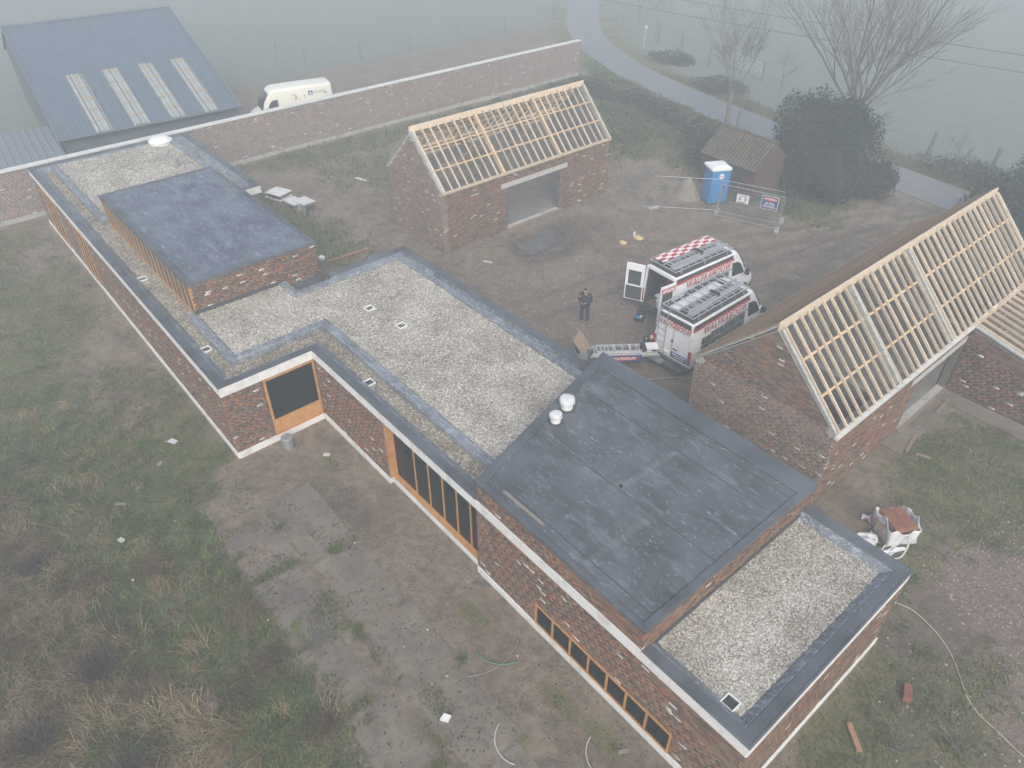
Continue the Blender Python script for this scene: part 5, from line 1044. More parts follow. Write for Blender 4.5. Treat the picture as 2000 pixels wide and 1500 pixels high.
# ================================================================== LOOSE THINGS ON THE GROUND
def loose(mb, name, mat, x, y, rz, label, cat, z=0, group=None, tilt=(0, 0), **k):
    o = mb.build(name, mat, None, **k); o.location = (x, y, zat(x, y)+z); o.rotation_euler = (tilt[0], tilt[1], rz); return tag(o, label, cat, group)
loose(MB().box(-1.15, 1.15, -.09, .09, 0, .05), 'plank', 'plank_orange', 11.9, 11.5, R(86), 'long orange plank on the grass behind the raised roof box', 'plank', .02)
loose(MB().box(-.16, .16, -.12, .12, 0, .2), 'foam_block', 'white_plastic', 11.45, 10.2, R(15), 'small white block beside the long orange plank', 'block', .02, bevel=.02)
pa = empty('stacked_sheet', (2.8, 12.1, zat(2.8, 12.1)), R(20), 'pale sheet on a low white frame, nearer the garden wall', 'sheet')
MB().box(-.6, .6, -.5, .5, .34, .38).build('sheet', 'concrete_band', pa); f = MB(); f.box(-.62, .62, -.52, -.46, .05, .12); f.box(-.62, .62, .46, .52, .05, .12); f.box(-.62, -.56, -.46, .46, .05, .12); f.box(.56, .62, -.46, .46, .05, .12); f.build('frame', 'white_plastic', pa)
for x in (-.5, .5): MB().box(x-.05, x+.05, -.4, .4, .12, .34).build('bearer', 'wood_old', pa)
pb = empty('stacked_sheet', (5.2, 12.2, zat(5.2, 12.2)), R(8), 'two pale sheets lying across a concrete block on the grass', 'sheet')
MB().box(-.75, .35, -.55, .25, .50, .54).build('sheet', 'coping', pb); MB().box(-.2, .85, -.2, .6, .545, .585).build('sheet', 'coping', pb); MB().box(-.25, .35, -.3, .3, 0, .5).build('block', 'concrete', pb)
loose(MB().tube([(0, 0, 0), (0, 0, .42)], .09, 12), 'pipe_stub', 'galvanised', 6.0, 12.1, 0, 'short grey pipe stub standing beside the stacked sheets', 'pipe')
bk_ = empty('drum', (23.35, 2.25, zat(23.35, 2.25)), 0, 'grey plastic drum with lid standing by the wood-framed window', 'drum'); MB().lathe([(.17, 0), (.20, .05), (.205, .45), (.19, .5)], (0, 0, 0), 18).build('body', 'galvanised', bk_); MB().lathe([(.215, .47), (.215, .53), (.18, .55), (.05, .555)], (0, 0, 0), 18).build('lid', 'galvanised', bk_)
for (x, y, w_, l_, rz, mt, lb, z_) in ((23.9, -3.9, .16, .22, .3, 'concrete_band', 'square white tile lying in the grass', .05), (35.34, .54, .20, .24, .5, 'concrete_band', 'crumpled white scrap on the concrete slabs', .08), (22.3, -3.4, .12, .4, .8, 'sand', 'pale broken slab piece in the left grass', .05), (21.9, -2.7, .1, .22, 1.9, 'sand', 'small pale fragment near the broken slab piece', .05), (24.6, 3.1, .14, .26, .9, 'hose_white', 'small white scrap on bare soil by the plinth', .04), (20.3, 1.0-1.9, .2, .34, .4, 'hose_white', 'white brick fragment in grass along the long facade', .06), (21.2, -1.7, .14, .26, 2.2, 'sand', 'cream brick fragment in grass left of the drum corner', .06), (38.9, 3.4, .1, .3, 1.1, 'sand', 'thin pale offcut on soil near the low strip window', .04), (17.2, 16.6, .14, .5, .5, 'hose_white', 'flat white offcut in front of the smaller barn corner', .04), (3.8, 17.2, .2, .9, .35, 'coping', 'long pale strip lying in grass near the garden wall', .05)):
    m_ = MB(); m_.prism([(-l_/2, -w_/2), (l_/2*.9, -w_/2*.8), (l_/2, w_/2), (-l_/2*.7, w_/2*.9)], 0, z_); loose(m_, 'offcut', mt, x, y, rz, lb, 'offcut', .02, tilt=(.06, .05))
def arc(cx, cy, r_, a0, a1, wire, mat, name, label, cat, z=.04, sy=1.):
    pts = []
    for k in range(25):
        a = a0+(a1-a0)*k/24; x = cx+r_*math.cos(a); y = cy+r_*sy*math.sin(a); pts.append((x, y, zat(x, y)+z))
    return tag(MB().tube(pts, wire, 8).build(name, mat, None, smooth=True), label, cat)
arc(37.0, 1.70, .68, R(195), R(305), .015, 'hose_white', 'conduit', 'white curved conduit on the concrete slabs, nearer the slab joint', 'conduit'); arc(38.78, 3.18, .68, R(190), R(290), .015, 'hose_white', 'conduit', 'white curved conduit on soil by the low strip window', 'conduit')
arc(34.4, 3.25, .95, R(-95), R(-15), .02, 'hose_green', 'hose', 'short green hose on soil below the strip window', 'hose'); arc(33.6, 2.6, 1.5, R(-40), R(55), .007, 'galvanised', 'wire', 'thin grey wire curving along the foot of the facade', 'wire')
cp = densify([(41.0, 12.7), (41.6, 12.9), (42.3, 12.75), (42.9, 12.4), (43.4, 11.9), (43.75, 11.5), (44.15, 11.2), (44.8, 11.05), (45.4, 10.9), (46.4, 10.7)], 5)
tag(MB().tube([(x, y, zat(x, y)+.03) for x, y in cp], .014, 6).build('rope', 'rope', None, smooth=True), 'long pale rope snaking across the ground in the right corner', 'rope')
def hollow_brick(name, x, y, z, rz, label, group=None, L=.36, W=.24, Hh_=.24, n=6):
    t = empty(name, (x, y, z), rz, label, 'brick', group); MB().box(-L/2, L/2, -W/2, W/2, 0, Hh_).build('block', 'terracotta', t)
    for i in range(n): a = -W/2+W*(i+.5)/n; MB().box(-L/2, L/2, a-W/n*.28, a+W/n*.28, Hh_, Hh_+.014).build('rib', 'terracotta', t)
    return t
hollow_brick('hollow_brick', 42.75, 10.25, zat(42.7, 10.2), R(115), 'single red hollow brick lying in the grass by the end wall', None, .45, .2, .2)
loose(MB().box(-.36, .36, -.07, .07, 0, .10), 'plank', 'plank_orange', 42.45, 8.1, R(140), 'short reddish board in the grass by the house corner', 'plank', .02)
for (x, y, rz, l_, lb) in ((37.85, 22.85, R(95), 1.2, 'old plank leaning on the barn apron by the lean-to wall'), (38.1, 19.8, R(100), 1.1, 'old plank on the soil beside the larger barn wall'), (38.7, 19.5, R(20), .5, 'short board crossing the plank beside the larger barn')): loose(MB().box(-l_/2, l_/2, -.06, .06, 0, .05), 'plank', 'wood_old', x, y, rz, lb, 'plank', .05)
# bulk bag with hollow bricks
bgz = zat(39.9, 15.2); bag = empty('bulk_bag', (39.75, 15.25, bgz), R(-32), 'torn white bulk bag with purple print holding red hollow bricks', 'bag')
def cloth(name, mat, hx, hy, z0, z1, seed, par, flare=.12, open_=()):
    n = 56; rows = 9; V = []; rs = random.Random(seed); ph = [rs.uniform(0, 6) for _ in range(5)]
    for i in range(rows):
        f = i/(rows-1)
        for k in range(n):
            a = 2*math.pi*k/n; c, s2 = math.cos(a), math.sin(a); q = max(abs(c), abs(s2)); wv_ = 1+.05*math.sin(5*a+ph[0]+3*f)+.04*math.sin(11*a+ph[1]-5*f)+flare*f*f*.3
            top = z0+(z1-z0)*f*(1+.18*math.sin(2*a+ph[2])+.10*math.sin(7*a+ph[3])); V.append((hx*c/q*wv_, hy*s2/q*wv_, top))
    me = MB().add(V, [(i*n+k, i*n+(k+1) % n, (i+1)*n+(k+1) % n, (i+1)*n+k) for i in range(rows-1) for k in range(n)]); o = me.build(name, mat, par, smooth=True); sd2 = o.modifiers.new('thick', 'SOLIDIFY'); sd2.thickness = .012; return o
cloth('fabric', 'plastic_sheet', .50, .50, 0, .72, 5, bag); 
pr = MB(); pr.box(-.40, .40, -.535, -.515, .14, .58); pr.build('purple_print', 'plastic_purple', bag); MB().box(-.20, .06, -.545, -.53, .30, .50).build('orange_print', 'foam_yellow', bag)
def sheet(name, cx, cy, sx, sy, rz, par, mat, seed, lift=.05):
    n = 14; V = []; rs = random.Random(seed); p_ = [rs.uniform(0, 6) for _ in range(4)]
    for i in range(n):
        for j in range(n):
            u, v = i/(n-1)-.5, j/(n-1)-.5; z = lift*(1+math.sin(9*u+p_[0])*math.sin(8*v+p_[1])+.5*math.sin(17*u*v+p_[2])); V.append((u*sx*(1+.25*math.sin(6*v+p_[3])), v*sy*(1+.2*math.sin(5*u+p_[1])), z))
    o = MB().add(V, [(i*n+j, (i+1)*n+j, (i+1)*n+j+1, i*n+j+1) for i in range(n-1) for j in range(n-1)]).build(name, mat, par, smooth=True); o.location = (cx, cy, .03); o.rotation_euler = (0, 0, rz); return o
sheet('torn_flap', .15, -.85, .55, .5, .2, bag, 'plastic_sheet', 3); sheet('torn_flap', .75, -.55, .28, 1.0, .35, bag, 'plastic_sheet', 8); sheet('torn_flap', -.62, -.25, .3, .8, .1, bag, 'plastic_purple', 9, .12)
for (pts) in ([(.52, .1, .6), (.75, .0, .35), (.95, -.25, .06), (.95, -.6, .03), (.7, -.8, .03), (.55, -.6, .2)], [(-.52, .3, .62), (-.66, .4, .4), (-.7, .2, .2), (-.6, .1, .1)], [(.2, -.9, .05), (.45, -1.0, .04), (.6, -.9, .05), (.55, -.75, .06)]): MB().tube([(x, y, z) for x, y, z in [tuple(v) for v in densify(pts, 5)]], .028, 6).build('strap', 'hose_white', bag, smooth=True)
BR = Matrix.Translation((39.75, 15.25, bgz)) @ Matrix.Rotation(R(-32), 4, 'Z'); names_ = ('left back', 'left front', 'middle back', 'middle front', 'right back', 'right front')
for i in range(3):
    for j in range(2):
        p = BR @ Vector((-.30+.30*i, -.20+.38*(1-j), .52+.04*(i == 2))); hollow_brick('hollow_brick', p.x, p.y, p.z, R(-32), f'red hollow brick on top of the bulk bag, {names_[i*2+j]}', 'hollow bricks in the bulk bag', .29, .36, .22, 7)
mound('rubbish_pile', 31.15, -3.9, .5, .42, .22, 'soil', 'small dark rubbish pile in the foreground grass', 'pile', 6)
for (x, y, r_, lb) in ((20.4, 23.35, .20, 'smaller yellow foam lump on the mud in front of the barn'), (20.5, 24.5, .27, 'larger yellow foam lump next to a white bottle')):
    o = sack(x, y, zat(x, y)+.05, r_, r_*.8, .08, 'foam_yellow', None, 'foam_lump', int(r_*100)); tag(o, lb, 'foam lump')
loose(MB().lathe([(.05, 0), (.05, .2), (.02, .25), (.02, .3)], (0, 0, 0), 10), 'bottle', 'white_plastic', 20.1, 24.6, 0, 'white bottle standing by the larger yellow foam lump', 'bottle')
# ================================================================== FENCES, GATE, CABLES
def post(par, x, y, h_, r_=.06, lean=0, mat='bark'):
    z = zat(x, y); o = MB().tube([(x, y, z-.1), (x+lean*h_, y, z+h_*.5), (x+lean*h_*1.6, y+.02, z+h_)], [r_*1.1, r_, r_*.95], 7).build('post', mat, par); return o
fe = empty('wire_fence', (0, 0, 0), 0, 'wire fence on thin posts between gravel yard and misty field', 'fence'); FP = [(-24.6, 25.6), (-20.6, 26.4), (-19.9, 31.6), (-19.5, 36.8), (-19.3, 42.4), (-19.4, 48.5), (-19.1, 55.0)]
for x, y in FP: post(fe, x, y, 1.55, .055)
for z in (.5, 1.0, 1.4):
    MB().tube([(x, y, zat(x, y)+z) for x, y in FP], .006, 4).build('wire', 'galvanised', fe)
fr_ = empty('wire_fence', (0, 0, 0), 0, 'post and wire fence along the far side of the road', 'fence'); FQ = [(-12.4, 58.7), (-6.4, 57.4), (-2.7, 56.4), (2.3, 54.1), (14.4, 50.5), (25.1, 47.9), (29.0, 48.3), (36, 46.8)]
for k, (x, y) in enumerate(FQ): post(fr_, x, y, 1.75, .13 if k > 3 else .10, .06 if k == 5 else .05 if k == 6 else 0)
for z in (.6, 1.1, 1.5): MB().tube([(x, y, zat(x, y)+z) for x, y in FQ], .007, 4).build('wire', 'galvanised', fr_)
MB().tube([(25.5, 47.9, 0), (25.1, 47.9, .9)], .09, 7).build('brace', 'bark', fr_)
o = empty('roadside_post', (13.4, 44.1-1.0, 0), 0, 'single wooden post on the near road verge behind the tiled shed', 'post'); post(o, 0, 0, 1.3, .11)
o = empty('marker_pole', (-6.1, 54.85, zat(-6.1, 54.85)), 0, 'thin white marker pole on the verge in the road bend', 'pole'); MB().tube([(0, 0, 0), (.05, .08, 1.9)], .03, 8).build('pole', 'hose_white', o); MB().lathe([(.09, 0), (.09, .15), (.02, .2)], (.05, .08, 1.85), 8).build('cap', 'white_plastic', o)
gt = empty('field_gate', (5.0, 55.3, 0), math.atan2(-1.87, 5.7), 'pale metal field gate behind the leaning bare tree', 'gate'); 
for i in range(5): MB().tube([(-2.6, 0, .35+i*.24), (2.6, 0, .35+i*.24)], .035, 6).build('rail', 'hose_white', gt)
for x in (-2.6, 0, 2.6): MB().tube([(x, 0, .3), (x, 0, 1.35)], .035, 6).build('upright', 'hose_white', gt)
for x in (-2.85, 2.85): MB().tube([(x, 0, -.1), (x, 0, 1.6)], .1, 7).build('gate_post', 'bark', gt)
for (a, b, lb) in (((-6, 46.5, 6.6), (60, 60.5, 6.2), 'upper black overhead cable crossing the misty field'), ((-6, 44.5, 6.0), (60, 59.0, 5.6), 'lower black overhead cable crossing the misty field')):
    pts = [(a[0]+(b[0]-a[0])*t, a[1]+(b[1]-a[1])*t, a[2]+(b[2]-a[2])*t-1.0*4*t*(1-t)*.5) for t in np.linspace(0, 1, 20)]; tag(MB().tube(pts, .018, 5).build('overhead_cable', 'cable_black'), lb, 'cable')
# ================================================================== TREES AND BUSHES
def tree(name, loc, label, trunk_h, trunk_r, nb, spread, ln, levels, seed, mat='bark', lean=(0, 0), minr=.008, up_=.25, group=None):
    rs = random.Random(seed); t = empty(name, loc, 0, label, 'tree', group); tr = MB(); cr = MB(); tw = []
    def bend(p, d, L, r0, r1, n, wob):
        pts = [p]; rad = [r0]
        for i in range(n):
            d = (d+Vector((rs.uniform(-wob, wob), rs.uniform(-wob, wob), rs.uniform(-wob*.4, wob)*.7))).normalized(); pts.append(pts[-1]+d*L/n); rad.append(r0+(r1-r0)*(i+1)/n)
        return pts, rad, d
    def grow(p, d, L, r_, lev):
        pts, rad, d2 = bend(p, d, L, r_, max(r_*.5, minr), 5 if lev > 1 else 3, .13); cr.tube(pts, rad, 6 if lev >= levels-1 else 4 if lev > 1 else 3, False)
        if lev <= 0: return
        k = rs.randint(3, 5) if lev > 1 else rs.randint(3, 5)
        for i in range(k):
            f = rs.uniform(.3, 1.0); q = f*(len(pts)-1); j = min(int(q), len(pts)-2); pp = pts[j].lerp(pts[j+1], q-j); ax = d2.orthogonal().normalized(); ax.rotate(Matrix.Rotation(rs.uniform(0, 6.28), 3, d2)); nd = (d2+ax*rs.uniform(.35, .75)+Vector((0, 0, up_))).normalized(); grow(pp, nd, L*rs.uniform(.5, .72), max(rad[j]*.55, minr), lev-1)
        grow(pts[-1], d2, L*.62, max(rad[-1]*.9, minr), lev-1)
    pts, rad, d = bend(Vector((0, 0, -.1)), Vector((lean[0], lean[1], 1)).normalized(), trunk_h, trunk_r, trunk_r*.72, 6, .05); tr.tube(pts, rad, 9); tr.build('trunk', mat, t, smooth=True); top = pts[-1]
    for i in range(nb):
        a = 2*math.pi*i/nb+rs.uniform(-.3, .3); el = rs.uniform(*spread); dd = Vector((math.cos(a)*math.cos(el), math.sin(a)*math.cos(el), math.sin(el))); grow(top-Vector((0, 0, rs.uniform(0, .5))), dd, ln*rs.uniform(.8, 1.2), trunk_r*rs.uniform(.17, .26), levels)
    cr.build('crown', mat, t); return t
tree('bare_tree', (12.8, 42.6, zat(12.8, 42.6)), 'slim bare tree on the road verge behind the tiled shed', 2.6, .20, 6, (.6, 1.4), 3.0, 3, 11, up_=.2)
tree('bare_tree', (22.6, 41.3, 0), 'large bare pollard tree fanning out of the dark bush', 4.2, .40, 14, (.58, 1.5), 4.5, 3, 29, up_=.2, minr=.007)
bt = tree('bare_tree', (23.7, 39.6, 3.4), 'tangle of dead pale branches hanging over the dark bush', .6, .10, 9, (-.6, .5), 1.3, 2, 5, 'bark_pale', up_=-.05, minr=.012)
for k, (x, y, s_, sd2, lb) in enumerate(((-13, 62, 2.2, 31, 'faint bare tree farthest along the road bend'), (-8.5, 59.5, 2.0, 37, 'faint bare tree beside the thin white marker pole'), (1.5, 58.5, 2.4, 41, 'faint bare tree at the left end of the field gate'), (10.5, 53.0, 1.6, 43, 'thin sapling at the right end of the field gate'), (27.2, 47.6, 1.2, 47, 'thin sapling between the two leaning fence posts'), (19.5, 49, 1.5, 53, 'thin sapling behind the large pollard tree'))):
    tree('sapling', (x, y, 0), lb, s_*.9, .05*s_, 4, (.7, 1.4), s_*.75, 2, sd2, group='young bare trees beyond the road', minr=.008)
def leafmass(name, label, cat, lobes, nleaf, size, pal, loc=(0, 0, 0), kindstem=True, group=None):
    t = empty(name, loc, 0, label, cat, group); P = []; N = []
    vol = sum(a[3]*a[4]*a[5] for a in lobes)
    for (cx, cy, cz, rx, ry, rz) in lobes:
        n = int(nleaf*rx*ry*rz/vol); d = rng.normal(size=(n, 3)); d /= np.linalg.norm(d, axis=1)[:, None]; r_ = rng.random(n)**.28
        lump = .5+1.0*fbm(d[:, 0]*2.4+cx+d[:, 2]*1.7, d[:, 1]*2.4+cy-d[:, 2], 41, 3); P.append(np.c_[cx+d[:, 0]*rx*r_*lump, cy+d[:, 1]*ry*r_*lump, np.maximum(cz+d[:, 2]*rz*r_*lump, .05)]); N.append(d)
    P = np.concatenate(P); N = np.concatenate(N); n = len(P)
    a = N+.9*rng.normal(size=(n, 3)); a /= np.linalg.norm(a, axis=1)[:, None]; b = np.cross(a, rng.normal(size=(n, 3))); b /= np.linalg.norm(b, axis=1)[:, None]; c = np.cross(a, b); s_ = size*(.6+.8*rng.random((n, 1)))
    V = np.stack([P-b*s_, P+c*s_*.55, P+b*s_, P-c*s_*.55], 1).reshape(-1, 3); F = np.arange(4*n).reshape(-1, 4); pal = np.array(pal); cl = pal[np.clip((fbm(P[:, 0]*.9+P[:, 2], P[:, 1]*.9, 44, 3)*1.5-.25+.3*(rng.random(n)-.5))*len(pal), 0, len(pal)-1).astype(int)]*(.75+.5*rng.random((n, 1)))
    o = npmesh('crown', V, F, 'leaf', np.repeat(cl, 4, 0), t); tag(o, kind='stuff')
    st_ = MB(); rs = random.Random(3)
    for (cx, cy, cz, rx, ry, rz) in lobes:
        for k in range(4): st_.tube([(cx+rs.uniform(-.3, .3), cy+rs.uniform(-.3, .3), 0), (cx+rs.uniform(-.5, .5)*rx, cy+rs.uniform(-.5, .5)*ry, cz+.5*rz)], [.07, .03], 5)
    st_.build('stem', 'bark', t); return t
EVG = [(.028, .042, .03), (.042, .06, .04), (.06, .08, .05), (.085, .10, .065)]  # leaf greens lightened to carry some of the haze over the bush
leafmass('evergreen_bush', 'huge dark evergreen bush beside the tiled shed and road', 'bush', [(21.6, 37.7, 2.5, 1.9, 1.8, 2.9), (23.9, 38.8, 2.5, 1.8, 1.9, 2.7), (23.2, 36.6, 1.3, 2.3, 1.6, 1.6), (25.6, 39.2, 1.1, 1.6, 1.6, 1.3), (22.6, 39.8, 2.6, 1.6, 1.6, 2.2), (20.9, 36.6, 1.4, 1.1, 1.1, 1.3), (24.7, 37.3, 1.6, 1.2, 1.2, 1.5), (22.0, 38.2, 4.0, 1.0, 1.0, 1.3), (23.7, 38.8, 4.3, .9, .9, 1.2)], 60000, .085, EVG)
SCR = [(.055, .06, .035), (.075, .08, .045), (.10, .10, .06), (.12, .11, .075)]
leafmass('hedge', 'grey-green hedge at the right edge beyond the larger barn', 'bush', [(32.4, 42.6-3.4, 1.6, 1.5, 2.0, 2.0), (33.2, 44.6, 2.0, 1.8, 1.8, 2.6), (34.5, 40.5, 1.8, 2.0, 2.2, 2.2)], 16000, .09, [(.035, .05, .028), (.05, .068, .036), (.07, .085, .045)])
for k, (x, y, rx, rz_, lb) in enumerate(((1.2, 40.2, 2.0, 1.1, 'greyish scrub at the far end of the garden wall'), (5.6, 40.2, 2.3, 1.0, 'greyish scrub on the bank below the road bend'), (9.6, 38.6, 2.2, 1.1, 'greyish scrub on the bank left of the tiled shed'), (14.4, 37.2, 2.0, 1.3, 'greyish scrub right behind the mesh fence'), (16.4, 35.4, 1.5, 1.2, 'low scrub against the left side of the tiled shed'), (4.6, 34.5, 2.2, .9, 'low green scrub behind the smaller barn'), (18.5, 48.6, 2.4, .7, 'brown scrub on the far road verge'), (28.0, 46.9, 3.0, .7, 'brown scrub below the leaning fence posts'), (6.5, 49.9, 2.6, .7, 'brown scrub on the far verge by the field gate'), (-1.5, 53.3, 2.4, .7, 'brown scrub in the inner road bend'))):
    leafmass('scrub', lb, 'bush', [(0, 0, rz_*.35, rx, rx*.7, rz_), (rx*.4, .3, rz_*.3, rx*.6, rx*.6, rz_*.8)], 3600, .085, SCR, (x, y, zat(x, y)-.1), group='scrub on banks and verges')
# ------------------------------------------------------------------ grass and litter
def blades(name, P, hgt, wid, lean, col, ang=None, seg=2):
    n = len(P); a = rng.random(n)*6.283 if ang is None else ang; d = np.c_[np.cos(a), np.sin(a), np.zeros(n)]; sdv = np.c_[-np.sin(a+rng.normal(0, .6, n)), np.cos(a), np.zeros(n)]*(wid/2)[:, None]; upv = np.array([[0, 0, 1.]]); h = hgt[:, None]; l = lean[:, None]
    m1 = P+upv*h*.6+d*h*l*.35; tp = P+upv*h*(1-.35*l)+d*h*l*1.05
    V = np.stack([P-sdv, P+sdv, m1+sdv*.8, m1-sdv*.8, tp], 1).reshape(-1, 3); b = np.arange(n)[:, None]*5; F = np.concatenate([b+np.array([q]) for q in ((0, 1, 2), (0, 2, 3), (3, 2, 4))]); return npmesh(name, V, F, 'leaf', np.repeat(col, 5, 0))
def scatter(x0, x1, y0, y1, n, dens):
    x = rng.uniform(x0, x1, n); y = rng.uniform(y0, y1, n); keep = rng.random(n) < dens(x, y); x, y = x[keep], y[keep]; return np.c_[x, y, height(x, y)]
def pick(pal, n, noise_=None):
    pal = np.array(pal); i = rng.integers(0, len(pal), n) if noise_ is None else np.clip((noise_+.35*(rng.random(n)-.5))*len(pal), 0, len(pal)-1).astype(int); return pal[i]*(.75+.5*rng.random((n, 1)))
def notbuilt(x, y): return ~(((x > -3.6) & (x < 22.75) & (y > .55) & (y < 9.3)) | ((x > 17.5) & (x < 41.5) & (y > 4.0) & (y < 11.2)) | ((x > 9.9) & (x < 15.2) & (y > 15.4) & (y < 27.8)) | ((x > 31.7) & (x < 37.6) & (y > 14.3) & (y < 30.5)) | ((x > 37.2) & (x < 42.6) & (y > 23.2)))
GR = [(.08, .11, .045), (.11, .145, .055), (.145, .17, .07), (.20, .19, .10)]
def dgrass(x, y): g, f, r_, w_ = area(x, y); n = fbm(x*1.4, y*1.4, 51, 4); return np.clip((g-.22)*1.5+(n-.5)*1.6, 0, 1)*notbuilt(x, y)*(polydist(x, y, ROADC) > 1.9)
P = np.concatenate([scatter(12, 40, -9, 1, 190000, dgrass), scatter(22, 42, -2, 4, 30000, dgrass), scatter(37, 47, 5, 25, 120000, dgrass), scatter(-3, 12, -6, 1, 30000, dgrass)]); n = len(P); dist = np.linalg.norm(P-np.array(CAM), axis=1)
tag(blades('grass', P, rng.uniform(.03, .09, n), rng.uniform(.012, .03, n)*(.6+dist/50), rng.uniform(.2, 1.1, n), pick(GR, n, fbm(P[:, 0]*.8, P[:, 1]*.8, 52, 3))), 'short patchy green grass around the house', 'grass', kind='stuff')
P = scatter(-6, 32, 9, 50, 130000, dgrass); n = len(P)
tag(blades('grass', P, rng.uniform(.10, .32, n), rng.uniform(.03, .06, n), rng.uniform(.2, 1.0, n), pick([(.10, .13, .06), (.13, .165, .075), (.165, .19, .09), (.18, .17, .105)], n, fbm(P[:, 0]*.5, P[:, 1]*.5, 53, 3))), 'rough grass on the banks and verges', 'grass', kind='stuff')
P = scatter(14, 37, -11, -1.2, 50000, lambda x, y: np.clip((fbm(x*.7, y*.7, 58, 4)-.36)*2.4, 0, 1)*sstep(-1.4, -2.6, y)*sstep(14, 20, x)); n = len(P); tn = fbm(P[:, 0]*.9, P[:, 1]*.9, 59, 3)
tag(blades('grass', P, rng.uniform(.06, .18, n), rng.uniform(.012, .026, n), rng.uniform(.3, 1.2, n), pick([(.07, .10, .038), (.10, .135, .05), (.135, .165, .065), (.18, .18, .095), (.25, .21, .12)], n, tn)), 'longer green grass and weeds left of the old slabs', 'grass', kind='stuff')
JL = [[(25.8, .22), (39.3, .05)], [(28.22, -1.8), (28.22, .2)], [(31.03, -1.9), (31.03, .1)], [(33.63, -2.1), (33.63, 0)], [(36.23, -2.2), (36.23, 0)], [(28.65, .3), (28.65, 1.9)], [(31.65, .3), (31.65, 1.9)], [(34.35, .2), (34.35, 1.9)]]
def djoint(x, y):
    d = np.full_like(x, 9.)
    for l_ in JL: d = np.minimum(d, polydist(x, y, l_))
    return np.clip((fbm(x*1.9, y*1.9, 81, 4)-.5)*3.5, 0, .8)*(1-sstep(.02, .26, d))
P = scatter(25.5, 39.5, -2.4, 2.1, 90000, djoint); P[:, 2] = np.maximum(P[:, 2], .012); n = len(P)
tag(blades('weeds', P, rng.uniform(.05, .22, n), rng.uniform(.012, .03, n), rng.uniform(.3, 1.5, n), pick([(.10, .15, .045), (.14, .19, .06), (.18, .21, .08), (.24, .21, .11)], n, fbm(P[:, 0]*2, P[:, 1]*2, 82, 3))), 'weeds growing in the joints of the old slabs', 'weeds', kind='stuff')
# tall dry grass and weeds in the near left corner
DRY = [(.08, .10, .04), (.13, .10, .065), (.18, .14, .08), (.26, .20, .115), (.34, .265, .155), (.14, .11, .085), (.10, .125, .05), (.40, .32, .20)]
def dtall(x, y): n = fbm(x*.55, y*.55, 61, 4); e = sstep(.2, -1.6, y+6.2-.20*(x-19)+(n-.5)*3.0); return np.clip(e*(.30+1.5*(n-.35)), 0, 1)*sstep(15, 20, x)
P = scatter(15, 38, -12, -2, 70000, dtall); n = len(P); tn = fbm(P[:, 0]*.8, P[:, 1]*.8, 62, 4); ang = fbm(P[:, 0]*.5, P[:, 1]*.5, 63, 3)*12
tag(blades('dry_grass', P, rng.uniform(.18, .5, n)*(.6+.8*tn), rng.uniform(.010, .020, n), rng.uniform(.8, 2.2, n), pick(DRY, n, np.clip((fbm(P[:, 0]*1.3, P[:, 1]*1.3, 64, 4)-.5)*1.8+.5, 0, 1)), ang+rng.normal(0, .9, n)), 'tall dry grass in the foreground corner', 'grass', kind='stuff')
cl = [(rng.uniform(20, 36), rng.uniform(-10, -3.2)) for _ in range(14)]+[(33.2, -1.9), (31.0, -2.0), (29.2, -2.1)]
Pt = np.concatenate([np.c_[c[0]+rng.normal(0, .22, 260), c[1]+rng.normal(0, .22, 260)] for c in cl]); Pt = np.c_[Pt, height(Pt[:, 0], Pt[:, 1])]; n = len(Pt)
tag(blades('dry_grass', Pt, rng.uniform(.2, .45, n), rng.uniform(.012, .022, n), rng.uniform(1.0, 2.2, n), pick(DRY[1:4], n), np.repeat(rng.random(len(cl))*6.28, 260)+rng.normal(0, .5, n)), 'straw-coloured grass tufts by the slabs', 'grass', kind='stuff')
def tufts(name, label, x0, x1, y0, y1, nt_, dens, nb, hr, wr, lr, pal, spread, coher=0., sd=0):
    C = scatter(x0, x1, y0, y1, nt_, dens); k = len(C); pal = np.array(pal); ci = np.clip((fbm(C[:, 0]*.8, C[:, 1]*.8, 90+sd, 3)*1.3-.15+.5*(rng.random(k)-.5))*len(pal), 0, len(pal)-1).astype(int); cc = pal[ci]*(.75+.5*rng.random((k, 1)))
    sc = .6+.8*rng.random(k); P = np.repeat(C, nb, 0); P[:, :2] += rng.normal(0, 1, (len(P), 2))*np.repeat(spread*sc, nb)[:, None]; n = len(P); P[:, 2] = height(P[:, 0], P[:, 1]); a0 = np.repeat(np.where(rng.random(k) < coher, fbm(C[:, 0]*.35, C[:, 1]*.35, 95, 2)*9, rng.random(k)*6.28), nb)
    return tag(blades(name, P, rng.uniform(*hr, n)*np.repeat(sc, nb), rng.uniform(*wr, n), rng.uniform(*lr, n), np.repeat(cc, nb, 0)*(.8+.4*rng.random((n, 1))), a0+rng.normal(0, .55, n)), label, 'grass', kind='stuff')
GREENS = [(.11, .145, .045), (.15, .195, .055), (.18, .225, .07), (.18, .21, .11), (.235, .225, .09), (.30, .25, .125)]
STRAW = [(.18, .13, .08), (.27, .20, .11), (.36, .275, .155), (.43, .34, .20), (.48, .385, .235), (.23, .175, .12)]
tufts('grass_tufts', 'clumps of green grass and weeds left of the old slabs', 14, 37.5, -11, -1.0, 5200, lambda x, y: np.clip((fbm(x*.55, y*.55, 58, 4)-.30)*2.6, 0, 1)*sstep(-.9, -2.2, y)*sstep(13, 21, x)*(1-.75*dtall(x, y)), 26, (.07, .2), (.016, .034), (.4, 1.5), GREENS, .10)
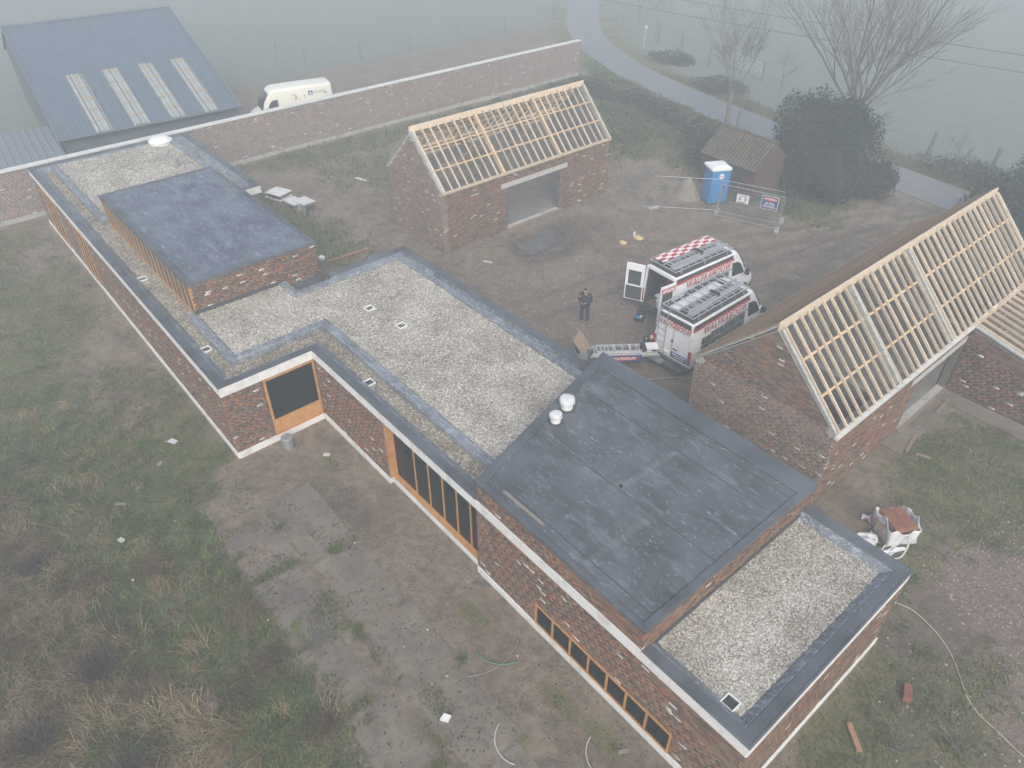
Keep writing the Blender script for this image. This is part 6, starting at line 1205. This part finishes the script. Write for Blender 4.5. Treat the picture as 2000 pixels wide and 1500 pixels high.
tufts('straw_tufts', 'matted straw-coloured grass in the near left corner', 15, 39, -12, -1.6, 2600, lambda x, y: np.clip(dtall(x, y)*1.3+.05, 0, 1), 46, (.14, .38), (.012, .022), (1.2, 2.8), STRAW, .17, .8, 1)
tufts('lawn_tufts', 'thin olive grass clumps along the long facade', -3, 23, -9, .3, 3200, lambda x, y: np.clip((fbm(x*.6, y*.6, 57, 4)-.40)*2.4, 0, 1), 14, (.05, .13), (.02, .04), (.4, 1.4), GREENS[:2]+[(.17, .17, .09), (.21, .18, .11)], .14, 0, 2)
tufts('yard_tufts', 'green grass clumps around the bulk bag', 37.6, 47, 5, 24, 3000, lambda x, y: np.clip((area(x, y)[0]-.25)*1.6+(fbm(x*.9, y*.9, 56, 4)-.5)*2.2, 0, 1)*notbuilt(x, y), 18, (.05, .14), (.016, .03), (.4, 1.4), GREENS, .10, 0, 3)
tufts('bank_tufts', 'rough grass clumps on the bank below the road', -3, 24, 26, 46, 4200, lambda x, y: np.clip((area(x, y)[0]-.3)*1.5+(fbm(x*.7, y*.7, 55, 4)-.5)*2.2, 0, 1)*notbuilt(x, y)*(polydist(x, y, ROADC) > 2.0), 14, (.15, .4), (.03, .06), (.4, 1.5), [(.10, .12, .06), (.13, .16, .07), (.17, .19, .09), (.21, .19, .12)], .16, 0, 4)
def twigs(name, x, y, nst, h_, rad, seed, label, mat='bark', grp=None):
    rs = random.Random(seed); t = empty(name, (x, y, zat(x, y)), 0, label, 'shrub', grp); mb = MB()
    for i in range(nst):
        a = rs.uniform(0, 6.28); l = rs.uniform(.1, 1)*rad; hh = h_*rs.uniform(.6, 1); p0 = Vector((rs.uniform(-.2, .2), rs.uniform(-.2, .2), 0)); p2_ = Vector((math.cos(a)*l, math.sin(a)*l, hh)); p1_ = p0.lerp(p2_, .5)+Vector((0, 0, .12*hh)); mb.tube([p0, p1_, p2_], [.009, .007, .004], 3, False)
        for k in range(2): f = rs.uniform(.4, .9); q = p0.lerp(p2_, f); mb.tube([q, q+Vector((rs.uniform(-.2, .2), rs.uniform(-.2, .2), rs.uniform(.1, .3)))], [.005, .003], 3, False)
    mb.build('stems', mat, t); return t
for k, (x, y, ns, h_, rd_, lb) in enumerate(((28.6, -5.9, 130, 1.1, .8, 'dark bare-stemmed shrub in the foreground dry grass'), (29.6, -7.6, 110, .9, .9, 'dark bare-stemmed shrub near the lower left corner'), (23.5, -6.4, 90, .8, .7, 'dark bare-stemmed shrub at the left edge of the grass'), (31.6, -6.2, 80, .8, .7, 'dark bare-stemmed shrub near the rubbish pile'), (38.9, 2.1, 16, .8, .5, 'thin bare twigs by the right curved conduit'), (43.3, 8.6, 30, 1.2, .9, 'thin bare twigs near the short reddish board'), (44.2, 9.8, 26, 1.2, .9, 'thin bare twigs in the lower right corner'))): twigs('bare_shrub', x, y, ns, h_, rd_, 70+k, lb, 'twig_dark' if k < 4 else 'bark_pale', 'bare-stemmed shrubs')
def litter(name, label, rects, n, smin, smax, pal, mask=None, flat=.35):
    Q = []
    for (a, b, c, d) in rects: Q.append(np.c_[rng.uniform(a, b, n), rng.uniform(c, d, n)])
    Q = np.concatenate(Q); k = notbuilt(Q[:, 0], Q[:, 1]) & (rng.random(len(Q)) < (1 if mask is None else mask(Q[:, 0], Q[:, 1]))); Q = Q[k]; m_ = len(Q); Z = height(Q[:, 0], Q[:, 1]); on = (Q[:, 0] > 25.5) & (Q[:, 0] < 39.4) & (Q[:, 1] > -2.2) & (Q[:, 1] < 1.9); Z = np.where(on, np.maximum(Z, .024), Z); P = np.c_[Q, Z]
    s_ = (smin+(smax-smin)*rng.random((m_, 1))**3); a = rng.random(m_)*6.28; ex = np.c_[np.cos(a), np.sin(a), .3*(rng.random(m_)-.5)]*s_*1.5; ey = np.c_[-np.sin(a), np.cos(a), .3*(rng.random(m_)-.5)]*s_; ez = np.c_[np.zeros((m_, 2)), np.ones(m_)]*s_*flat
    V = np.stack([P+ex, P+ey, P-ex, P-ey, P+ez*1.5], 1).reshape(-1, 3); b = np.arange(m_)[:, None]*5; F = np.concatenate([b+np.array([q]) for q in ((0, 1, 4), (1, 2, 4), (2, 3, 4), (3, 0, 4))]); o = npmesh(name, V, F, 'pebble', np.repeat(pick(pal, m_), 5, 0)); return tag(o, label, 'rubble', kind='stuff')
RUB = [(.17, .09, .07), (.20, .115, .085), (.13, .11, .095), (.17, .15, .13), (.15, .12, .10), (.16, .10, .08), (.24, .21, .185), (.12, .095, .08), (.36, .34, .31)]
litter('rubble', 'brick rubble strewn over the yard and the right corner', [(17, 31, 11.5, 26), (38.5, 47, 9, 22)], 30000, .010, .042, RUB, lambda x, y: np.clip(area(x, y)[2]*1.1+.06, 0, 1))
litter('yard_stones', 'small stones trodden into the yard mud', [(18, 27, 12, 20.5), (16, 30, 20, 30)], 9000, .008, .03, RUB+[(.42, .40, .36), (.36, .33, .29)], lambda x, y: np.clip((fbm(x*.6, y*.6, 75, 4)-.3)*1.8, 0, 1))
litter('leaf_litter', 'dark flakes strewn over the old slabs', [(24, 41, -2.4, 4.0)], 9000, .010, .035, [(.05, .035, .03), (.06, .05, .042), (.05, .05, .05)], lambda x, y: np.clip((fbm(x*.9, y*.9, 71, 4)-.35)*2.2, 0, 1), .15)
litter('white_scraps', 'small white scraps dotted over the ground', [(14, 47, -6, 24)], 1100, .010, .04, [(.65, .64, .6), (.7, .7, .7), (.55, .5, .4)], lambda x, y: np.clip(fbm(x*.4, y*.4, 72, 3)*.8-.1, 0, 1), .5)
